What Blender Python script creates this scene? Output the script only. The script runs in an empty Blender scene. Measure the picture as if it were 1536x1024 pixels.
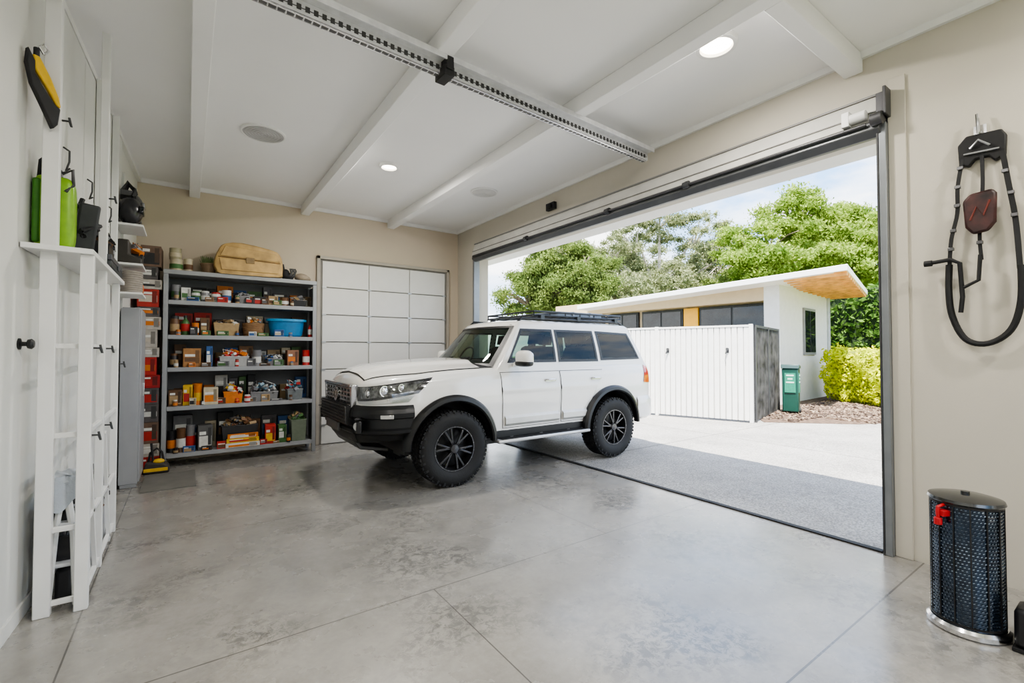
import bpy, math, random
import numpy as np
from mathutils import Vector, Matrix
R=random.Random(7)
C=bpy.context.scene.collection
# ------------------------------------------------------------------ materials
MC={}
def M(name,col,rough=.5,metal=0,var=.08,scale=6,bump=0,bscale=60,coat=0,emit=0,spec=None):
    if name in MC: return MC[name]
    m=bpy.data.materials.new(name); m.use_nodes=True; nt=m.node_tree; n=nt.nodes; l=nt.links
    b=n['Principled BSDF']; tc=n.new('ShaderNodeTexCoord')
    no=n.new('ShaderNodeTexNoise'); no.inputs['Scale'].default_value=scale; no.inputs['Detail'].default_value=5
    l.new(tc.outputs['Object'],no.inputs['Vector'])
    r=n.new('ShaderNodeValToRGB'); r.color_ramp.elements[0].position=.3; r.color_ramp.elements[1].position=.7
    r.color_ramp.elements[0].color=tuple(max(0,c*(1-var)) for c in col)+(1,)
    r.color_ramp.elements[1].color=tuple(min(1,c*(1+var)) for c in col)+(1,)
    l.new(no.outputs['Fac'],r.inputs['Fac']); l.new(r.outputs['Color'],b.inputs['Base Color'])
    b.inputs['Roughness'].default_value=rough; b.inputs['Metallic'].default_value=metal
    b.inputs['Coat Weight'].default_value=coat; b.inputs['Coat Roughness'].default_value=.05
    if spec is not None: b.inputs['Specular IOR Level'].default_value=spec
    if emit:
        b.inputs['Emission Color'].default_value=tuple(col)+(1,); b.inputs['Emission Strength'].default_value=emit
    if bump:
        n2=n.new('ShaderNodeTexNoise'); n2.inputs['Scale'].default_value=bscale; n2.inputs['Detail'].default_value=4
        l.new(tc.outputs['Object'],n2.inputs['Vector'])
        bp=n.new('ShaderNodeBump'); bp.inputs['Strength'].default_value=bump; bp.inputs['Distance'].default_value=.01
        l.new(n2.outputs['Fac'],bp.inputs['Height']); l.new(bp.outputs['Normal'],b.inputs['Normal'])
    MC[name]=m; return m
def glassmat(name,tint):
    m=bpy.data.materials.new(name); m.use_nodes=True; nt=m.node_tree; n=nt.nodes; l=nt.links
    n.remove(n['Principled BSDF']); out=n['Material Output']
    tc=n.new('ShaderNodeTexCoord'); no=n.new('ShaderNodeTexNoise'); no.inputs['Scale'].default_value=2; l.new(tc.outputs['Object'],no.inputs['Vector'])
    r=n.new('ShaderNodeValToRGB'); r.color_ramp.elements[0].color=tuple(c*.95 for c in tint)+(1,); r.color_ramp.elements[1].color=tint+(1,); l.new(no.outputs['Fac'],r.inputs[0])
    t=n.new('ShaderNodeBsdfTransparent'); l.new(r.outputs[0],t.inputs[0]); g=n.new('ShaderNodeBsdfGlossy'); g.inputs['Roughness'].default_value=.02
    fr=n.new('ShaderNodeFresnel'); fr.inputs[0].default_value=1.45; mx=n.new('ShaderNodeMixShader')
    l.new(fr.outputs[0],mx.inputs[0]); l.new(t.outputs[0],mx.inputs[1]); l.new(g.outputs[0],mx.inputs[2]); l.new(mx.outputs[0],out.inputs[0]); return m
def leafmat(name,c0,c1,scale=1.2,trans=.35):
    m=bpy.data.materials.new(name); m.use_nodes=True; nt=m.node_tree; n=nt.nodes; l=nt.links
    n.remove(n['Principled BSDF']); out=n['Material Output']
    tc=n.new('ShaderNodeTexCoord'); no=n.new('ShaderNodeTexNoise'); no.inputs['Scale'].default_value=scale; no.inputs['Detail'].default_value=8
    no.inputs['Roughness'].default_value=.8
    l.new(tc.outputs['Object'],no.inputs['Vector']); r=n.new('ShaderNodeValToRGB')
    r.color_ramp.elements[0].position=.36; r.color_ramp.elements[1].position=.66
    r.color_ramp.elements[0].color=c0+(1,); r.color_ramp.elements[1].color=c1+(1,)
    l.new(no.outputs['Fac'],r.inputs['Fac'])
    d=n.new('ShaderNodeBsdfDiffuse'); t=n.new('ShaderNodeBsdfTranslucent'); mx=n.new('ShaderNodeMixShader'); mx.inputs[0].default_value=trans
    l.new(r.outputs[0],d.inputs[0]); l.new(r.outputs[0],t.inputs[0]); l.new(d.outputs[0],mx.inputs[1]); l.new(t.outputs[0],mx.inputs[2])
    l.new(mx.outputs[0],out.inputs[0]); return m
def concrete(name,base,dark,rough,lines=(),stain=1.0,speck=False):
    m=bpy.data.materials.new(name); m.use_nodes=True; nt=m.node_tree; n=nt.nodes; l=nt.links
    b=n['Principled BSDF']; geo=n.new('ShaderNodeNewGeometry'); pos=geo.outputs['Position']
    def noise(s,d=6,rg=.6,dist=0):
        o=n.new('ShaderNodeTexNoise'); o.inputs['Scale'].default_value=s; o.inputs['Detail'].default_value=d
        o.inputs['Roughness'].default_value=rg; o.inputs['Distortion'].default_value=dist; l.new(pos,o.inputs['Vector']); return o.outputs['Fac']
    def ramp(f,p0,c0,p1,c1):
        r=n.new('ShaderNodeValToRGB'); r.color_ramp.elements[0].position=p0; r.color_ramp.elements[1].position=p1
        r.color_ramp.elements[0].color=c0+(1,); r.color_ramp.elements[1].color=c1+(1,); l.new(f,r.inputs[0]); return r.outputs[0]
    def mul(a,bb,fac=1.0):
        x=n.new('ShaderNodeMix'); x.data_type='RGBA'; x.blend_type='MULTIPLY'; x.inputs[0].default_value=fac
        l.new(a,x.inputs[6]); l.new(bb,x.inputs[7]); return x.outputs[2]
    def mt(op,a,b2):
        x=n.new('ShaderNodeMath'); x.operation=op
        for i,v in enumerate((a,b2)):
            if v is None: continue
            if isinstance(v,(int,float)): x.inputs[i].default_value=v
            else: l.new(v,x.inputs[i])
        return x.outputs[0]
    col=ramp(noise(.55,6,.6),.35,dark,.66,base)
    col=mul(col,ramp(noise(2.4,10,.75,.3),.32,(.76,.76,.755),.56,(1,1,1)),stain)
    col=mul(col,ramp(noise(26,4,.7),.25,(.86,.86,.86),.65,(1,1,1)))
    gate=ramp(noise(1.05,3,.5),.48,(0,0,0),.62,(1,1,1)); fine_=ramp(noise(16,8,.8,.6),.45,(1,1,1),.53,(0,0,0))
    x=n.new('ShaderNodeMix'); x.data_type='RGBA'; l.new(mt('MULTIPLY',mt('MULTIPLY',gate,fine_),.7*stain),x.inputs[0]); l.new(col,x.inputs[6]); x.inputs[7].default_value=(.11,.11,.105,1); col=x.outputs[2]
    if speck: col=mul(col,ramp(noise(60,2,.6),.42,(.58,.58,.58),.56,(1,1,1)))
    sep=n.new('ShaderNodeSeparateXYZ'); l.new(pos,sep.inputs[0])
    for ax,val,hw,lo,hi in lines:
        c=sep.outputs[ax]; o=sep.outputs[1-ax]
        msk=mt('LESS_THAN',mt('ABSOLUTE',mt('SUBTRACT',c,val),None),hw)
        msk=mt('MULTIPLY',msk,mt('MULTIPLY',mt('GREATER_THAN',o,lo),mt('LESS_THAN',o,hi)))
        msk=mt('MULTIPLY',msk,.8)
        x=n.new('ShaderNodeMix'); x.data_type='RGBA'; l.new(msk,x.inputs[0]); l.new(col,x.inputs[6]); x.inputs[7].default_value=(.08,.075,.07,1); col=x.outputs[2]
    l.new(col,b.inputs['Base Color'])
    rr=n.new('ShaderNodeMapRange'); rr.inputs[1].default_value=.3; rr.inputs[2].default_value=.7; rr.inputs[3].default_value=rough-.08; rr.inputs[4].default_value=rough+.14
    l.new(noise(1.8,6),rr.inputs[0]); l.new(rr.outputs[0],b.inputs['Roughness'])
    if not speck: b.inputs['Coat Weight'].default_value=.5; b.inputs['Coat Roughness'].default_value=.18
    bp=n.new('ShaderNodeBump'); bp.inputs['Strength'].default_value=.5 if speck else .05; bp.inputs['Distance'].default_value=.01
    l.new(noise(70,4),bp.inputs['Height']); l.new(bp.outputs[0],b.inputs['Normal'])
    return m
# ------------------------------------------------------------------ mesh builder
class MB:
    def __init__(s): s.v=[]; s.f=[]; s.m=[]
    def add(s,vs,fs,m=0):
        o=len(s.v); s.v+= [tuple(map(float,p)) for p in vs]; s.f+=[tuple(i+o for i in f) for f in fs]; s.m+=[m]*len(fs); return s
    def box(s,x0,x1,y0,y1,z0,z1,m=0):
        return s.add([(x0,y0,z0),(x1,y0,z0),(x1,y1,z0),(x0,y1,z0),(x0,y0,z1),(x1,y0,z1),(x1,y1,z1),(x0,y1,z1)],
            [(3,2,1,0),(4,5,6,7),(0,1,5,4),(1,2,6,5),(2,3,7,6),(3,0,4,7)],m)
    def rbox(s,c,size,rot,m=0):
        h=[q/2 for q in size]; mt=Matrix.Rotation(rot[2],3,'Z')@Matrix.Rotation(rot[1],3,'Y')@Matrix.Rotation(rot[0],3,'X')
        vs=[Vector(c)+mt@Vector((a*h[0],b*h[1],d*h[2])) for d in(-1,1) for a,b in((-1,-1),(1,-1),(1,1),(-1,1))]
        return s.add(vs,[(3,2,1,0),(4,5,6,7),(0,1,5,4),(1,2,6,5),(2,3,7,6),(3,0,4,7)],m)
    def cyl(s,p0,p1,r0,r1=None,n=20,m=0,caps=True):
        if r1 is None: r1=r0
        p0=Vector(p0);p1=Vector(p1);d=(p1-p0).normalized(); a=d.orthogonal().normalized(); b=d.cross(a)
        vs=[]
        for p,r in((p0,r0),(p1,r1)):
            for i in range(n):
                t=2*math.pi*i/n; vs.append(p+a*math.cos(t)*r+b*math.sin(t)*r)
        fs=[(i,(i+1)%n,n+(i+1)%n,n+i) for i in range(n)]
        if caps: fs+=[tuple(range(n))[::-1],tuple(range(n,2*n))]
        return s.add(vs,fs,m)
    def lathe(s,prof,c=(0,0,0),n=28,m=0,axis='z',closed=False):
        vs=[]
        for r,z in prof:
            for i in range(n):
                t=2*math.pi*i/n; x,y=r*math.cos(t),r*math.sin(t)
                p={'z':(x,y,z),'y':(x,z,y),'x':(z,x,y)}[axis]; vs.append((p[0]+c[0],p[1]+c[1],p[2]+c[2]))
        k=len(prof); fs=[]
        for j in range(k if closed else k-1):
            j2=(j+1)%k
            for i in range(n): fs.append((j*n+i,j*n+(i+1)%n,j2*n+(i+1)%n,j2*n+i))
        if not closed:
            if prof[0][0]>1e-5: fs.append(tuple(range(n))[::-1])
            if prof[-1][0]>1e-5: fs.append(tuple(range((k-1)*n,k*n)))
        return s.add(vs,fs,m)
    def tube(s,pts,r,n=8,m=0,closed=False):
        P=[Vector(p) for p in pts]; K=len(P); vs=[]; a=None
        for i in range(K):
            if closed: d=(P[(i+1)%K]-P[i-1]).normalized()
            else: d=(P[min(i+1,K-1)]-P[max(i-1,0)]).normalized()
            if a is None: a=d.orthogonal().normalized()
            a=(a-d*a.dot(d)).normalized(); b=d.cross(a); rr=r[i] if isinstance(r,(list,tuple)) else r
            for j in range(n):
                t=2*math.pi*j/n; vs.append(P[i]+a*math.cos(t)*rr+b*math.sin(t)*rr)
        fs=[]
        for i in range(K if closed else K-1):
            i2=(i+1)%K
            for j in range(n): fs.append((i*n+j,i*n+(j+1)%n,i2*n+(j+1)%n,i2*n+j))
        if not closed: fs+=[tuple(range(n))[::-1],tuple(range((K-1)*n,K*n))]
        return s.add(vs,fs,m)
    def sph(s,c,r,n=16,k=10,m=0,z0=-1.,pw=1.0):
        if not isinstance(r,(tuple,list)): r=(r,r,r)
        sg=lambda v:math.copysign(abs(v)**pw,v)
        vs=[];fs=[]
        for j in range(k+1):
            ph=-math.pi/2+math.pi*j/k; zz=max(z0,sg(math.sin(ph))); cp=abs(math.cos(ph))**pw
            for i in range(n):
                t=2*math.pi*i/n; vs.append((c[0]+r[0]*cp*sg(math.cos(t)),c[1]+r[1]*cp*sg(math.sin(t)),c[2]+r[2]*zz))
        for j in range(k):
            for i in range(n): fs.append((j*n+i,j*n+(i+1)%n,(j+1)*n+(i+1)%n,(j+1)*n+i))
        return s.add(vs,fs,m)
    def prism(s,pts,a0,a1,axis='y',m=0):
        n=len(pts); f={'y':lambda p,a:(p[0],a,p[1]),'x':lambda p,a:(a,p[0],p[1]),'z':lambda p,a:(p[0],p[1],a)}[axis]
        vs=[f(p,a0) for p in pts]+[f(p,a1) for p in pts]
        return s.add(vs,[tuple(range(n))[::-1],tuple(range(n,2*n))]+[(i,(i+1)%n,n+(i+1)%n,n+i) for i in range(n)],m)
    def grid(s,fn,nu,nv,m=0,flip=False):
        vs=[fn(i/nu,j/nv) for j in range(nv+1) for i in range(nu+1)]; fs=[]
        for j in range(nv):
            for i in range(nu):
                a=j*(nu+1)+i; q=(a,a+1,a+nu+2,a+nu+1); fs.append(q[::-1] if flip else q)
        return s.add(vs,fs,m)
    def o(s,name,mats,parent=None,loc=(0,0,0),rz=0,label=None,cat=None,group=None,kind=None,bevel=0,ang=35,smooth=True,fix=True):
        me=bpy.data.meshes.new(name); me.from_pydata(s.v,[],s.f); 
        if not isinstance(mats,(list,tuple)): mats=[mats]
        for q in mats: me.materials.append(q)
        me.polygons.foreach_set('material_index',s.m)
        if fix:
            import bmesh
            bm=bmesh.new(); bm.from_mesh(me); bmesh.ops.recalc_face_normals(bm,faces=bm.faces); bm.to_mesh(me); bm.free()
        if smooth:
            me.polygons.foreach_set('use_smooth',[True]*len(me.polygons)); me.set_sharp_from_angle(angle=math.radians(ang))
        me.update()
        ob=bpy.data.objects.new(name,me); C.objects.link(ob); ob.location=loc; ob.rotation_euler=(0,0,rz)
        if parent: ob.parent=parent
        if label: ob['label']=label
        if cat: ob['category']=cat
        if group: ob['group']=group
        if kind: ob['kind']=kind
        if bevel:
            b=ob.modifiers.new('b','BEVEL'); b.width=bevel; b.segments=2; b.limit_method='ANGLE'; b.angle_limit=math.radians(40)
        return ob
def T(name,label,cat,loc=(0,0,0),rz=0,group=None):
    e=bpy.data.objects.new(name,None); C.objects.link(e); e.location=loc; e.rotation_euler=(0,0,rz); e['label']=label; e['category']=cat
    e.empty_display_size=.1
    if group: e['group']=group
    return e
def catmull(P,k):
    P=[np.array(p,float) for p in P]; out=[]
    n=len(P)
    for i in range(n-1):
        p0=P[max(i-1,0)];p1=P[i];p2=P[i+1];p3=P[min(i+2,n-1)]
        for j in range(k):
            t=j/k; out.append(.5*((2*p1)+(-p0+p2)*t+(2*p0-5*p1+4*p2-p3)*t*t+(-p0+3*p1-3*p2+p3)*t**3))
    out.append(P[-1]); return out
lerp=lambda a,b,t:a+(b-a)*t
# ------------------------------------------------------------------ palette
wallm=M('wall_paint',(.62,.54,.43),.75,var=.03,scale=1.5,bump=.05,bscale=150)
wallr=M('wall_paint_grey',(.56,.525,.45),.75,var=.03,scale=1.5,bump=.05,bscale=150)
wallw=M('wall_white',(.70,.695,.67),.7,var=.03,scale=1.5,bump=.05,bscale=150)
ceilm=M('ceiling_paint',(.88,.88,.87),.8,var=.02,scale=1)
trimw=M('trim_white',(.80,.80,.78),.45,var=.02)
white=M('white_enamel',(.78,.78,.77),.35,var=.03)
dkgrey=M('dark_grey',(.05,.052,.055),.5,var=.2)
black=M('black_plastic',(.012,.012,.013),.4,var=.3)
rubber=M('rubber',(.013,.013,.014),.7,var=.3,bump=.2,bscale=80)
chrome=M('chrome',(.75,.75,.76),.15,1,var=.03)
alum=M('aluminium',(.5,.51,.53),.35,.8,var=.06)
H=3.70; XR=4.15; YB=7.65; XL=lambda y:-.74+.0427*(y-3.25)
# ------------------------------------------------------------------ room shell
floorm=concrete('floor_concrete',(.40,.38,.345),(.295,.283,.262),.25,
  [(1,2.6,.004,-1,4.1),(1,.98,.005,-2,5),(0,1.25,.0035,-3,2.6),(0,-.46,.004,-3,8),(1,4.45,.003,-.46,4.1),(0,2.75,.003,2.6,4.45)])
MB().box(-1.2,XR,-2.2,YB+.2,-.2,0).o('floor',floorm,kind='structure')
MB().prism([(XL(-2.2),-2.2),(4.9,-2.2),(4.9,YB+.5),(-.9,YB+.5)],H,H+.15,'z').o('ceiling',ceilm,kind='structure')
MB().box(-1.0,XR+.25,YB,YB+.2,0,H).o('wall_back',wallm,kind='structure')
MB().prism([(XL(-2.2),-2.2),(XL(YB),YB),(XL(YB)-.2,YB),(XL(-2.2)-.2,-2.2)],0,H,'z').o('wall_left',wallw,kind='structure')
MB().box(XR,XR+.25,-2.2,1.13,0,H).box(XR,XR+.25,6.98,YB,0,H).box(XR,XR+.25,1.13,6.98,3.08,H).o('wall_right',wallr,kind='structure')
MB().box(-1.2,XR+.25,-2.4,-2.2,0,.9).box(-1.2,XR+.25,-2.4,-2.2,2.7,H).box(-1.2,.0,-2.4,-2.2,.9,2.7).box(3.6,XR+.25,-2.4,-2.2,.9,2.7).o('wall_front',wallw,kind='structure')
MB().box(0,3.6,-2.38,-2.28,.9,.96).box(0,3.6,-2.38,-2.28,2.64,2.7).box(0,.06,-2.38,-2.28,.96,2.64).box(1.2,1.25,-2.38,-2.28,.96,2.64).box(2.35,2.4,-2.38,-2.28,.96,2.64).box(3.54,3.6,-2.38,-2.28,.96,2.64).o('fill_window_1',trimw,kind='structure')  # unseen window, added to let fill daylight in from behind the camera
for i,x in enumerate((.06,1.47,2.84)):
    MB().box(x-.06,x+.06,-2.2,YB,H-.14,H).o('trim_%d'%(i+1),ceilm,kind='structure',bevel=.006)
MB().box(2.9,XR,1.28,1.40,H-.14,H).o('trim_4',ceilm,kind='structure',bevel=.006)
MB().prism([(XR,H-.045),(XR-.03,H-.045),(XR-.045,H),(XR,H)],-2.2,YB,'y').o('trim_5',trimw,kind='structure')
MB().prism([(YB,H-.05),(YB-.03,H-.05),(YB-.05,H),(YB,H)],XL(YB),XR,'x').o('trim_6',trimw,kind='structure')
MB().prism([(XL(-2.2),-2.2),(XL(YB),YB),(XL(YB)+.04,YB),(XL(-2.2)+.04,-2.2)],H-.05,H,'z').o('trim_7',trimw,kind='structure')
MB().prism([(XL(-2.2),-2.2),(XL(YB),YB),(XL(YB)+.012,YB),(XL(-2.2)+.012,-2.2)],0,.08,'z').o('baseboard_left',wallw,kind='structure')
MB().box(XR-.02,XR,1.03,1.13,0,3.42).o('trim_8',wallr,kind='structure',bevel=.004)
MB().box(XR+.0,XR+.25,1.13,1.15,0,3.08).o('trim_9',trimw,kind='structure')
MB().box(4.40,4.9,-2.2,9,3.16,3.84).o('trim_10',trimw,kind='structure')
d=MB(); x0,x1,zt=1.69,3.89,2.9; y=YB
d.box(x0,x1,y-.025,y,.0,zt,1)
zs=[0,.30,.74,1.17,1.60,2.03,2.46,2.88]; xs=[x0+.03,2.46,3.17,x1-.03]
for i in range(3):
    for j in range(7): d.box(xs[i]+.006,xs[i+1]-.006,y-.045,y-.02,zs[j]+.008,zs[j+1]-.008,0)
door=d.o('door_1',[M('sectional_door_white',(.74,.73,.70),.4,var=.02),M('door_gap',(.25,.24,.22),.6)],kind='structure',bevel=.004)
MB().box(x0-.05,x0,y-.06,y,0,zt+.05).box(x1,x1+.05,y-.06,y,0,zt+.05).box(x0-.05,x1+.05,y-.06,y,zt,zt+.05).o('trim_11',M('beige_trim',(.42,.385,.33),.5),kind='structure',bevel=.005)
f=MB()
for j in range(1,7):
    for x in (xs[0]+.03,xs[1],xs[2],xs[3]-.03): f.box(x-.03,x+.03,y-.062,y-.045,zs[j]-.012,zs[j]+.012)
f.o('hinge',alum,parent=door)
# ------------------------------------------------------------------ big door assembly
gd=T('garage_door','raised sectional garage door with dark rail above wide opening','garage door',(XR,1.13,0))
L=5.85
MB().prism([(-.0,3.33),(-.0,3.10),(-.09,3.13),(-.03,3.33)],0,L,'y').o('door_panel',M('gd_white',(.62,.61,.57),.45),gd,bevel=.005)
MB().box(-.08,-.05,0,L,3.195,3.203).box(-.045,-.02,0,L,3.325,3.34).o('panel_seam',M('seam_grey',(.22,.22,.21),.5),gd)
MB().prism([(-.11,3.06),(-.05,3.015),(-.0,3.02),(-.0,3.10),(-.10,3.12)],.03,L-.03,'y').o('bottom_rail',M('rail_grey',(.13,.135,.14),.4,.5),gd,bevel=.006)
MB().cyl((-.125,.1,3.10),(-.125,L-.1,3.10),.012,n=12).o('spring_shaft',M('shaft_dark',(.10,.10,.105),.4,.6),gd)
for yy in (1.55,2.6,4.2): MB().cyl((-.125,yy,3.10),(-.125,yy+.06,3.10),.032,n=18).box(-.12,-.09,yy+.01,yy+.05,3.08,3.14).o('bearing',dkgrey,gd)
MB().box(-.07,.04,-.0,.045,0,3.12).o('vertical_track',M('track_grey',(.24,.255,.27),.35,.5),gd,bevel=.004)
MB().box(-.075,-.0,.045,.055,0,3.1).o('track_seal',dkgrey,gd)
MB().box(-.07,.04,L-.05,L,0,3.12).o('vertical_track',MC['track_grey'],gd,bevel=.004)
MB().box(-.09,-.02,-.0,.05,3.1,3.32).cyl((-.125,-.0,3.12),(-.125,.07,3.12),.045,n=20).box(-.13,-.02,-.02,-.0,3.14,3.34).o('end_bracket',M('bracket_grey',(.09,.09,.095),.4,.5),gd,bevel=.004)
MB().cyl((-.11,.10,3.18),(-.11,.20,3.18),.038,n=18).box(-.14,-.06,.2,.25,3.13,3.24).o('cable_drum',white,gd,bevel=.004)
MB().box(-.045,0.005,.07,L-.07,0,.012).o('threshold_seal',rubber,gd)
MB().box(-.05,0,-.09,.09,-.05,.05).box(-.07,-.05,-.04,.04,-.03,.03).o('door_sensor',black,loc=(XR,4.9,3.47),label='small black sensor box mounted on the cream lintel',cat='sensor',bevel=.005)
rl=T('overhead_rail','galvanised steel overhead door track with perforated side under ceiling','rail',(-.7,2.894,3.465),rz=math.radians(3.07))
galv=M('galvanised',(.70,.71,.72),.3,.35,var=.1,scale=14)
MB().box(0,4.66,-.026,.034,.0,.085).box(0,4.66,-.105,-.02,.078,.087).box(0,4.66,.03,.06,.078,.087).box(0,4.66,-.109,-.10,.06,.102).o('channel',galv,rl)
mb=MB().box(.02,4.64,-.029,-.026,.030,.034)
for i in range(94):
    x=.03+i*.049; mb.box(x,x+.026,-.0295,-.0255,.018,.052,0)
mb.o('slot',M('slot_dark',(.05,.05,.05),.6),rl)
mb=MB().box(.02,4.64,-.012,.012,-.012,.0,1)
for i in range(94):
    x=.03+i*.049; mb.tube([(x,-.018,-.008),(x+.044,-.018,-.008),(x+.044,.018,-.008),(x,.018,-.008)],.007,5,closed=True)
mb.o('chain',[M('chain_metal',(.8,.8,.82),.25,.8),M('chain_gap',(.12,.12,.12),.5)],rl)
MB().box(2.17,2.25,-.10,.05,-.04,.03).box(2.18,2.24,-.11,.05,.0,.095).o('trolley',black,rl,bevel=.006)
for x in (.76,2.17,3.54): MB().box(x-.02,x+.02,-.05,.05,.087,.10).o('hanger',alum,rl)
def downlight(x,y,r,pw=26):
    e=T('downlight','round recessed ceiling downlight with white rim, switched on','ceiling light',(x,y,H),group='ceiling downlights')
    MB().lathe([(r,0),(r,-.02),(r*.97,-.035),(r*.78,-.035),(r*.74,-.01),(r*.74,0)],n=40,closed=True).o('rim',trimw,e)
    MB().lathe([(0,-.012),(r*.74,-.012),(r*.74,-.006),(0,-.006)],n=40).o('lens',M('lamp_glow',(1,.90,.74),.5,emit=9,var=0),e)
    ld=bpy.data.lights.new('lamp','AREA'); ld.shape='DISK'; ld.size=r*1.4; ld.energy=pw; ld.color=(1,.95,.88)
    lo=bpy.data.objects.new('lamp',ld); C.objects.link(lo); lo.parent=e; lo.location=(0,0,-.04)
downlight(3.13,1.85,.145,30); downlight(1.97,5.37,.115,46); downlight(.75,1.1,.12,32); downlight(3.4,-.6,.12,32); downlight(.7,-.8,.12,32)  # last three downlights are unseen, added as interior fill light
def speaker(x,y,r,col,nm):
    e=T('ceiling_speaker',nm,'ceiling speaker',(x,y,H))
    MB().lathe([(r,0),(r,-.012),(r*.96,-.018),(r*.9,-.018),(r*.9,0)],n=40,closed=True).o('rim',trimw,e)
    mb=MB().lathe([(0,-.012),(r*.9,-.012),(r*.9,-.004),(0,-.004)],n=40)
    for k in range(6): mb.lathe([(r*(.14*k+.08),-.010),(r*(.14*k+.08),-.016),(r*(.14*k+.12),-.016),(r*(.14*k+.12),-.010)],n=36,closed=True)
    mb.o('grille',M('spk%.1f'%col[0],col,.6),e)
speaker(.617,5.32,.21,(.50,.50,.50),'round grey ceiling speaker grille with white rim')
speaker(3.40,5.50,.19,(.66,.66,.64),'round pale ceiling vent with ringed grille')
# ------------------------------------------------------------------ car
white_car=M('car_paint',(.82,.81,.78),.20,var=.01,coat=1)
glass=M('dark_glass',(.012,.016,.018),.03,var=.5,scale=5,spec=.5)
sglass=glassmat('car_side_glass',(.34,.42,.36)); wglass=glassmat('windscreen_glass',(.62,.74,.66))
cladding=M('cladding_black',(.011,.0115,.0125),.38,var=.2)
trimd=M('cabin_dark',(.02,.02,.022),.7,var=.2)
car=T('car','white off-road wagon with black trim parked across the threshold','car',(2.36,5.32,0))
st=[(-.95,.46,.64,1.04),(-.93,.58,.61,1.09),(-.89,.68,.60,1.13),(-.82,.76,.60,1.165),(-.70,.825,.58,1.19),(-.52,.868,.56,1.212),(-.3,.893,.50,1.235),(0,.903,.46,1.255),(.3,.89,.44,1.27),(.6,.870,.44,1.28),
 (1.0,.862,.44,1.285),(1.6,.862,.44,1.29),(2.0,.876,.44,1.29),(2.48,.903,.44,1.29),(2.85,.89,.46,1.29),(3.18,.86,.50,1.29),(3.36,.81,.52,1.28),(3.45,.72,.56,1.23)]
rows=[]
for x,w,zb,tp in st:
    cr_=.5 if x<.6 else .2
    hs=[(0,zb),(.6,zb),(.92,zb+.01),(.975,zb+.07),(.990,.74),(1.0,.90),(.985,tp-.19),(.970,tp-.13),(.945,tp-.08),(.87,tp-.02),(.5,tp+.03+.03*cr_),(0,tp+.045+.05*cr_)]
    c=catmull([(a*w,b) for a,b in hs],5); rows.append(np.array([(x,p[0],p[1]) for p in c]))
fine=catmull(rows,6)
FX=[r[0][0] for r in fine]
def _row(x):
    i=min(max(int(np.searchsorted(FX,x))-1,0),len(fine)-2); t=(x-FX[i])/(FX[i+1]-FX[i]); return i,min(max(t,0),1)
def side_y(x,z):
    i,t=_row(x)
    def yy(r):
        zz=r[8:47,2]; return np.interp(z,np.maximum.accumulate(zz),r[8:47,1])
    return lerp(yy(fine[i]),yy(fine[i+1]),t)
def top_z(x,y):
    i,t=_row(x)
    def zz(r): return np.interp(abs(y),r[40:,1][::-1],r[40:,2][::-1])
    return lerp(zz(fine[i]),zz(fine[i+1]),t)
body=MB(); ring=[]
for r in fine: ring.append([tuple(p) for p in r]+[(p[0],-p[1],p[2]) for p in r[-2:0:-1]])
n=len(ring[0]); vs=[p for r in ring for p in r]; fs=[]
for j in range(len(ring)-1):
    for i in range(n): fs.append((j*n+i,j*n+(i+1)%n,(j+1)*n+(i+1)%n,(j+1)*n+i))
fs+=[tuple(range(n)),tuple(range((len(ring)-1)*n,len(ring)*n))[::-1]]
body.add(vs,fs)
bo=body.o('body',[white_car,cladding],car,ang=50)
cut=MB()
for ax in (0,2.48):
    for sg in (1,-1): cut.cyl((ax,sg*.50,.42),(ax,sg*1.1,.42),.50,n=56,m=0)
co=cut.o('cutter',[cladding]); co.location=(2.36,5.32,0)
bpy.context.view_layer.update()
mod=bo.modifiers.new('x','BOOLEAN'); mod.operation='DIFFERENCE'; mod.object=co; mod.solver='EXACT'
bpy.context.view_layer.update()
dg=bpy.context.evaluated_depsgraph_get(); nm=bpy.data.meshes.new_from_object(bo.evaluated_get(dg)); bo.modifiers.clear(); bo.data=nm
bpy.data.objects.remove(co)
for p in bo.data.polygons:
    c=p.center
    for ax in (0,2.48):
        rr=math.hypot(c.x-ax,c.z-.42)
        if rr<.503 and .495<abs(c.y)<.95 and c.z<.95 and len(bo.data.materials)>1: p.material_index=1
def gp(t): return dict(fc=lerp(.26,.84,t),fx=lerp(.60,1.0,t),fy=lerp(.805,.675,t),rx=lerp(3.36,3.10,t),ry=lerp(.78,.65,t),rc=lerp(3.42,3.17,t),z=lerp(1.24,1.78,t))
def gfront(s,t):
    g=gp(t); a=abs(s); return (g['fc']+(g['fx']-g['fc'])*a**2.2,s*g['fy'],g['z'])
def gside(x,t):
    g=gp(t); f=min(max((x-g['fx'])/(g['rx']-g['fx']),0),1); return (x,lerp(g['fy'],g['ry'],f)+.012*math.sin(math.pi*f)+.014*math.sin(math.pi*t),g['z'])
wins=[[(.80,.19),(1.50,.19),(1.50,.87),(1.04,.87)],[(1.60,.19),(2.26,.19),(2.24,.87),(1.60,.87)],[(2.38,.21),(3.14,.23),(2.98,.84),(2.36,.87)]]
def scl(w,ax,az): 
    cxm=sum(p[0] for p in w)/4; cz=.53; return [(cxm+(p[0]-cxm)*ax,cz+(p[1]-cz)*az) for p in w]
def inside(p,w):
    for i in range(4):
        a,b2=w[i],w[(i+1)%4]
        if (b2[0]-a[0])*(p[1]-a[1])-(b2[1]-a[1])*(p[0]-a[0])<0: return False
    return True
holes=[scl(w,1.05,1.07) for w in wins]
NF,NS,NR=26,110,12
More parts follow.
